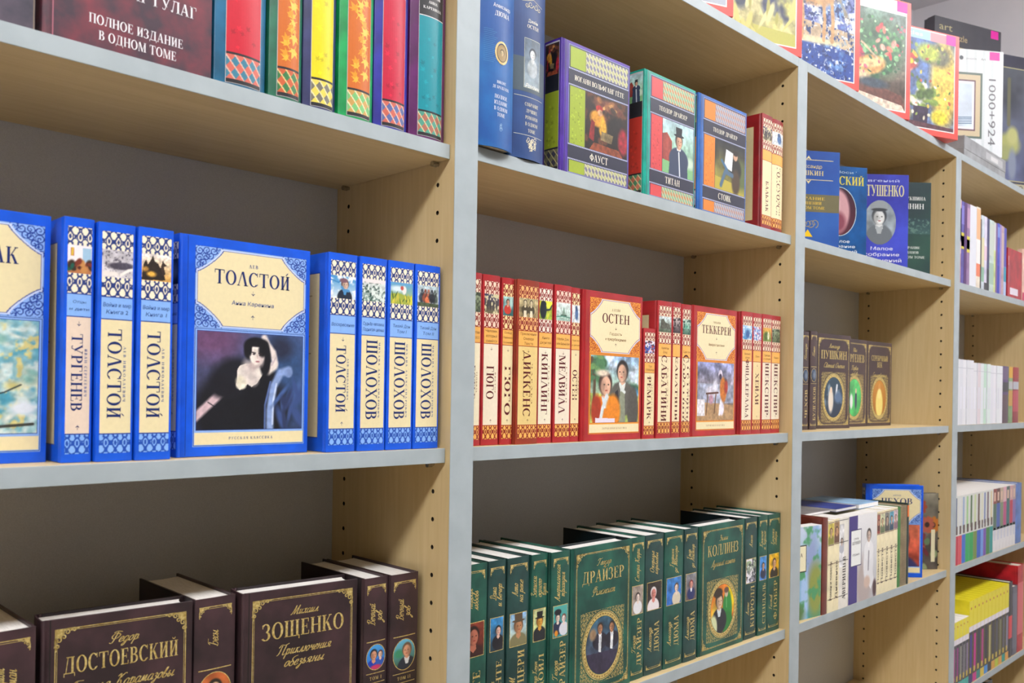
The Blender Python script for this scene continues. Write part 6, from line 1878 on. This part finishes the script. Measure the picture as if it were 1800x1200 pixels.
G = 'yellow capped paperbacks on the bottom shelf of the far bay'
Yb = board('e6d81e', .04)
def yel(cap_, mid, foot, dark='2a2a36', bar=None):
    def f(F):
        w, h = F.w, F.h
        F.rect(.2, h - cap_, w - .2, h - .3, 'e8dc1a', 1)
        F.rect(w * .35, h - cap_ * .35, w * .6, h - cap_ * .26, 'b85a2a', 2)
        F.rect(.2, h - cap_ - 14, w - .2, h - cap_, 'e6e2ee', 1)
        F.rect(.2, .3, w - .2, h - cap_ - 14, dark, 1)
        F.rect(w * .25, 30, w * .78, h - cap_ - 22, mid, 2)
        F.rect(.2, .3, w - .2, 22, foot, 2)
        F.rect(w * .2, 26, w * .6, 40, 'd0b83a', 3)
    return f
for i, (md, ft, nm) in enumerate((('b02a8a', '3ab8b0', 'magenta'), ('8a2a7a', '40c0b8', 'plum'), ('8a8a80', '34b0a8', 'grey'), ('7a7880', '38b4ac', 'ash grey'), ('8a7a98', '30a8a0', 'lavender'))):
    x0 = 1655 + i * 24
    spine_out(paperback, 'short yellow capped spine with a %s band on the bottom far shelf' % nm, x0, x0 + 23.5, 11, 'D', 4, 176, 130, board('dcdce4', .03), group=G, spine=yel(44, md, ft))
for i, (md, ft, nm) in enumerate((('3a2a8a', '2a1a6a', 'indigo'), ('c8188a', 'c8188a', 'hot pink'), ('2a2a40', '2a8a88', 'black'), ('b02a7a', 'd8c03a', 'raspberry'), ('22262e', '3a90e0', 'slate'), ('b8b06a', '22262e', 'straw'),
                                ('3a3a44', 'd8a03a', 'graphite'), ('4a4a50', 'b8c82a', 'iron grey'), ('7a7a50', 'd8a04a', 'khaki'), ('5a5a64', '1f9a90', 'pewter'), ('8a88a0', 'e0a03a', 'silver'))):
    x0 = 1775 + i * 30
    spine_out(paperback, 'tall yellow capped spine with a %s band on the bottom far shelf' % nm, x0, x0 + 29.5, 11, 'D', 4, 212, 185, Yb, group=G, spine=yel(66, md, ft), pages='pages_yellow')
G = 'books right of the yellow run'
spine_out(hardcover, 'black spine with a red patch right of the yellow capped run', 2106, 2140, 11, 'D', 4, 214, 180, board('24262e'), group=G, spine=stripes((.25, .55, 'd84048')))
spine_out(hardcover, 'dark grey spine left of the tall red book, bottom far shelf', 2141, 2188, 11, 'D', 4, 196, 180, board('565868'), group=G, spine=stripes((.1, .9, '6a6c7c')))
spine_out(hardcover, 'tall red book at the right edge of the bottom far shelf', 2189, 2245, 11, 'D', 4, 250, 200, board('b81f2a'), group=G, spine=stripes((.2, .8, 'd86a70')))
spine_out(hardcover, 'black book standing on the lowest shelf of the far bay', 1930, 1975, 12, 'E', 4, 300, 200, board('1c1c20'), group='books on the lowest shelf')
# ------------------------------------------------------------------ jigsaw boxes on top of the bookcase
TZ = TOPZ * MM
def jig(label, right, ang, w, h, d, frame_c, pic, margin=15, sticker=True, dz=0.0, draw=None, side=None, top_off=0, tag=None):
    """cardboard box with lid; right = lower right front corner (mm), turned by ang"""
    t = math.radians(ang)
    xl, yl = right[0] - w * math.cos(t), right[1] - w * math.sin(t)
    root = thing('jigsaw_box', label, 'puzzle box', (xl * MM, yl * MM, TZ + dz * MM + .0004), t, 'jigsaw boxes on top of the bookcase')
    b = MB()
    b.box(1.0, d * .45, 1.0, w - 1.0, d, h - 1.0, board(side or frame_c, .05), .4)
    b.build('box_base', root)
    b = MB()
    b.box(0, 0, 0, w, d * .7, h, board(frame_c, .05), .6)
    F = Face(b, (0, 0, 0), (1, 0, 0), (0, 0, 1), (0, -1, 0), w, h)
    if draw:
        draw(F)
    else:
        F.frame(margin - 2, margin - 2, w - margin + 2, h - margin + 2 - top_off, 2.2, 'f0ecec', 2)
        F.pic(margin, margin, w - margin, h - margin - top_off, pic(w - 2 * margin, h - 2 * margin - top_off), 1)
    b.build('box_lid', root)
    if sticker:
        b = MB()
        F = Face(b, (0, -.3, 0), (1, 0, 0), (0, 0, 1), (0, -1, 0), w, h)
        F.rect(w - 42, h - 25, w - 12, h - 3, 'dc0aa0', 1)
        s = b.build('price_sticker', root)
        s['label'] = 'bright magenta price sticker'
    return root
jig('red framed jigsaw box with a pale sky picture, leftmost on the bookcase', (577, -3), -22, 240, 300, 40, 'e8544e', lambda w, h: Cv(w, h, .8, 'b8c0d0', 'c8cede').nz(3, .15, 4).img, sticker=False)
jig('red framed jigsaw box showing a herd of grazing cattle', (806, -3), -22, 250, 300, 40, 'e8544e', P_herd, sticker=False)
jig('red framed jigsaw box showing a deer in blue woods', (1043, -3), -22, 235, 290, 40, 'e8544e', P_deer, sticker=False)
def d_top(base):
    def f(F):
        base(F)
    return f
def d_basket(F):
    w, h = F.w, F.h
    F.frame(13, 13, w - 13, h - 3, 2.2, 'f0ecec', 2)
    F.pic(15, 15, w - 15, h - 32, P_basket(w - 30, h - 47), 1)
    F.pic(15, h - 32, w - 15, h - 4, Cv(w - 30, 28, 1, 'e8eaf0', 'f4f4f8').nz(6, .1, 2).img, 1)
jig('red framed jigsaw box showing a flower basket', (1291, -6), -21, 235, 252, 40, 'e8544e', P_basket, draw=d_basket)
def d_garden(F):
    w, h = F.w, F.h
    F.frame(13, 13, w - 13, h - 3, 2.2, 'f0ecec', 2)
    F.pic(15, 15, w - 15, h - 25, P_garden(w - 30, h - 40), 1)
    F.rect(15, h - 25, w * .62, h - 4, '9cc4dc', 1)
    F.rect(w * .62, h - 25, w - 15, h - 4, 'e8909a', 1)
    F.text('puzzles', w * .34, h - 14, 9, 'eef4f8', 3, wid=w * .36)
jig('red framed jigsaw box showing a hand and garden columns', (1516, -30), -22, 240, 240, 40, 'e8544e', P_garden, draw=d_garden, dz=0)
def d_frame(F):
    w, h = F.w, F.h
    F.rect(.5, .5, w - .5, h - .5, 'dfe5ea', 1)
    for i in range(9):
        F.rect(w * .05 + i * w * .1, .6, w * .05 + i * w * .1 + 8, h - .6, 'd3dce0', 1.5)
    x1 = w - 62
    F.rect(6, 46, x1, h - 62, '5f7068', 2)
    F.rect(12, 52, x1 - 6, h - 68, 'cdbd9c', 3)
    F.rect(26, 66, x1 - 20, h - 82, '6a4a58', 4)
    F.rect(30, 70, x1 - 24, h - 86, 'ecebf4', 5)
    F.pic(34, 76, x1 - 30, h - 92, P_sea(x1 - 64, h - 168), 6)
    F.text('1000+924', w - 32, h * .42, 22, '6f7078', 4, rot=-90, wid=178)
    F.disc(w * .5, h - 24, 6, 6, '4a5058', 3, 10)
    F.text('puzzle', w * .62, h - 24, 6, '8a929a', 3, wid=30)
    F.text('Art', w * .76, h - 24, 7, '6a727a', 3, wid=14)
jig('white jigsaw box with a seascape in a picture frame', (1946, 0), -36, 250, 284, 25, 'dfe5ea', None, draw=d_frame, dz=51)
def d_art(F):
    w, h = F.w, F.h
    F.frame(10, 10, w - 14, h - 72, 2.5, 'b8ac84', 2)
    F.text('art', 42, h - 24, 20, 'b8ae84', 3, wid=50)
    F.text('puzzle', 92, h - 46, 18, 'b8a47c', 3, wid=66)
    F.pic(13, 13, w - 17, h - 75, P_gloom(w - 30, h - 88), 1)
jig('tall black jigsaw box with a gold frame line, behind the white one', (2060, 40), -21, 260, 383, 35, '3a3a44', None, dz=51, draw=d_art, side='34343e')
def d_black(F):
    w, h = F.w, F.h
    F.frame(10, 34, w - 26, h - 36, 2.5, 'b8b48c', 2)
    F.pic(13, 37, w - 29, h - 39, P_gloom(w - 42, h - 76), 1)
    F.rect(12, 8, w - 30, 28, 'b0ac90', 2)
    F.text('1000', w * .6, 18, 14, '3a3a44', 3, wid=60)
jig('black jigsaw box with a murky figure picture, at the right edge', (2255, 0), -26, 194, 400, 45, '34364a', None, draw=d_black)
# the flat box that carries the white box
def flat(label, x0, y0, x1, y1, h, c):
    root = thing('game_box', label, 'game box', (x0 * MM, y0 * MM, TZ + .0004), 0, None)
    w, d = x1 - x0, y1 - y0
    b = MB()
    b.box(0, 0, 0, w, d, h * .7, board(c, .1), .5)
    b.build('box_base', root)
    b = MB()
    b.box(-.8, -.8, h * .35, w + .8, d + .8, h, board(c, .08), .5)
    F = Face(b, (-.8, -.8, h * .35), (1, 0, 0), (0, 0, 1), (0, -1, 0), w + 1.6, h * .65)
    F.rect(w * .5, h * .12, w * .92, h * .5, 'b4b8bc', 1)
    F.rect(w * .62, h * .2, w * .8, h * .42, 'd8dadc', 2)
    b.build('box_lid', root)
flat('flat grey box under the white seascape jigsaw box', 1660, 3, 1985, 215, 50, '8e9296')
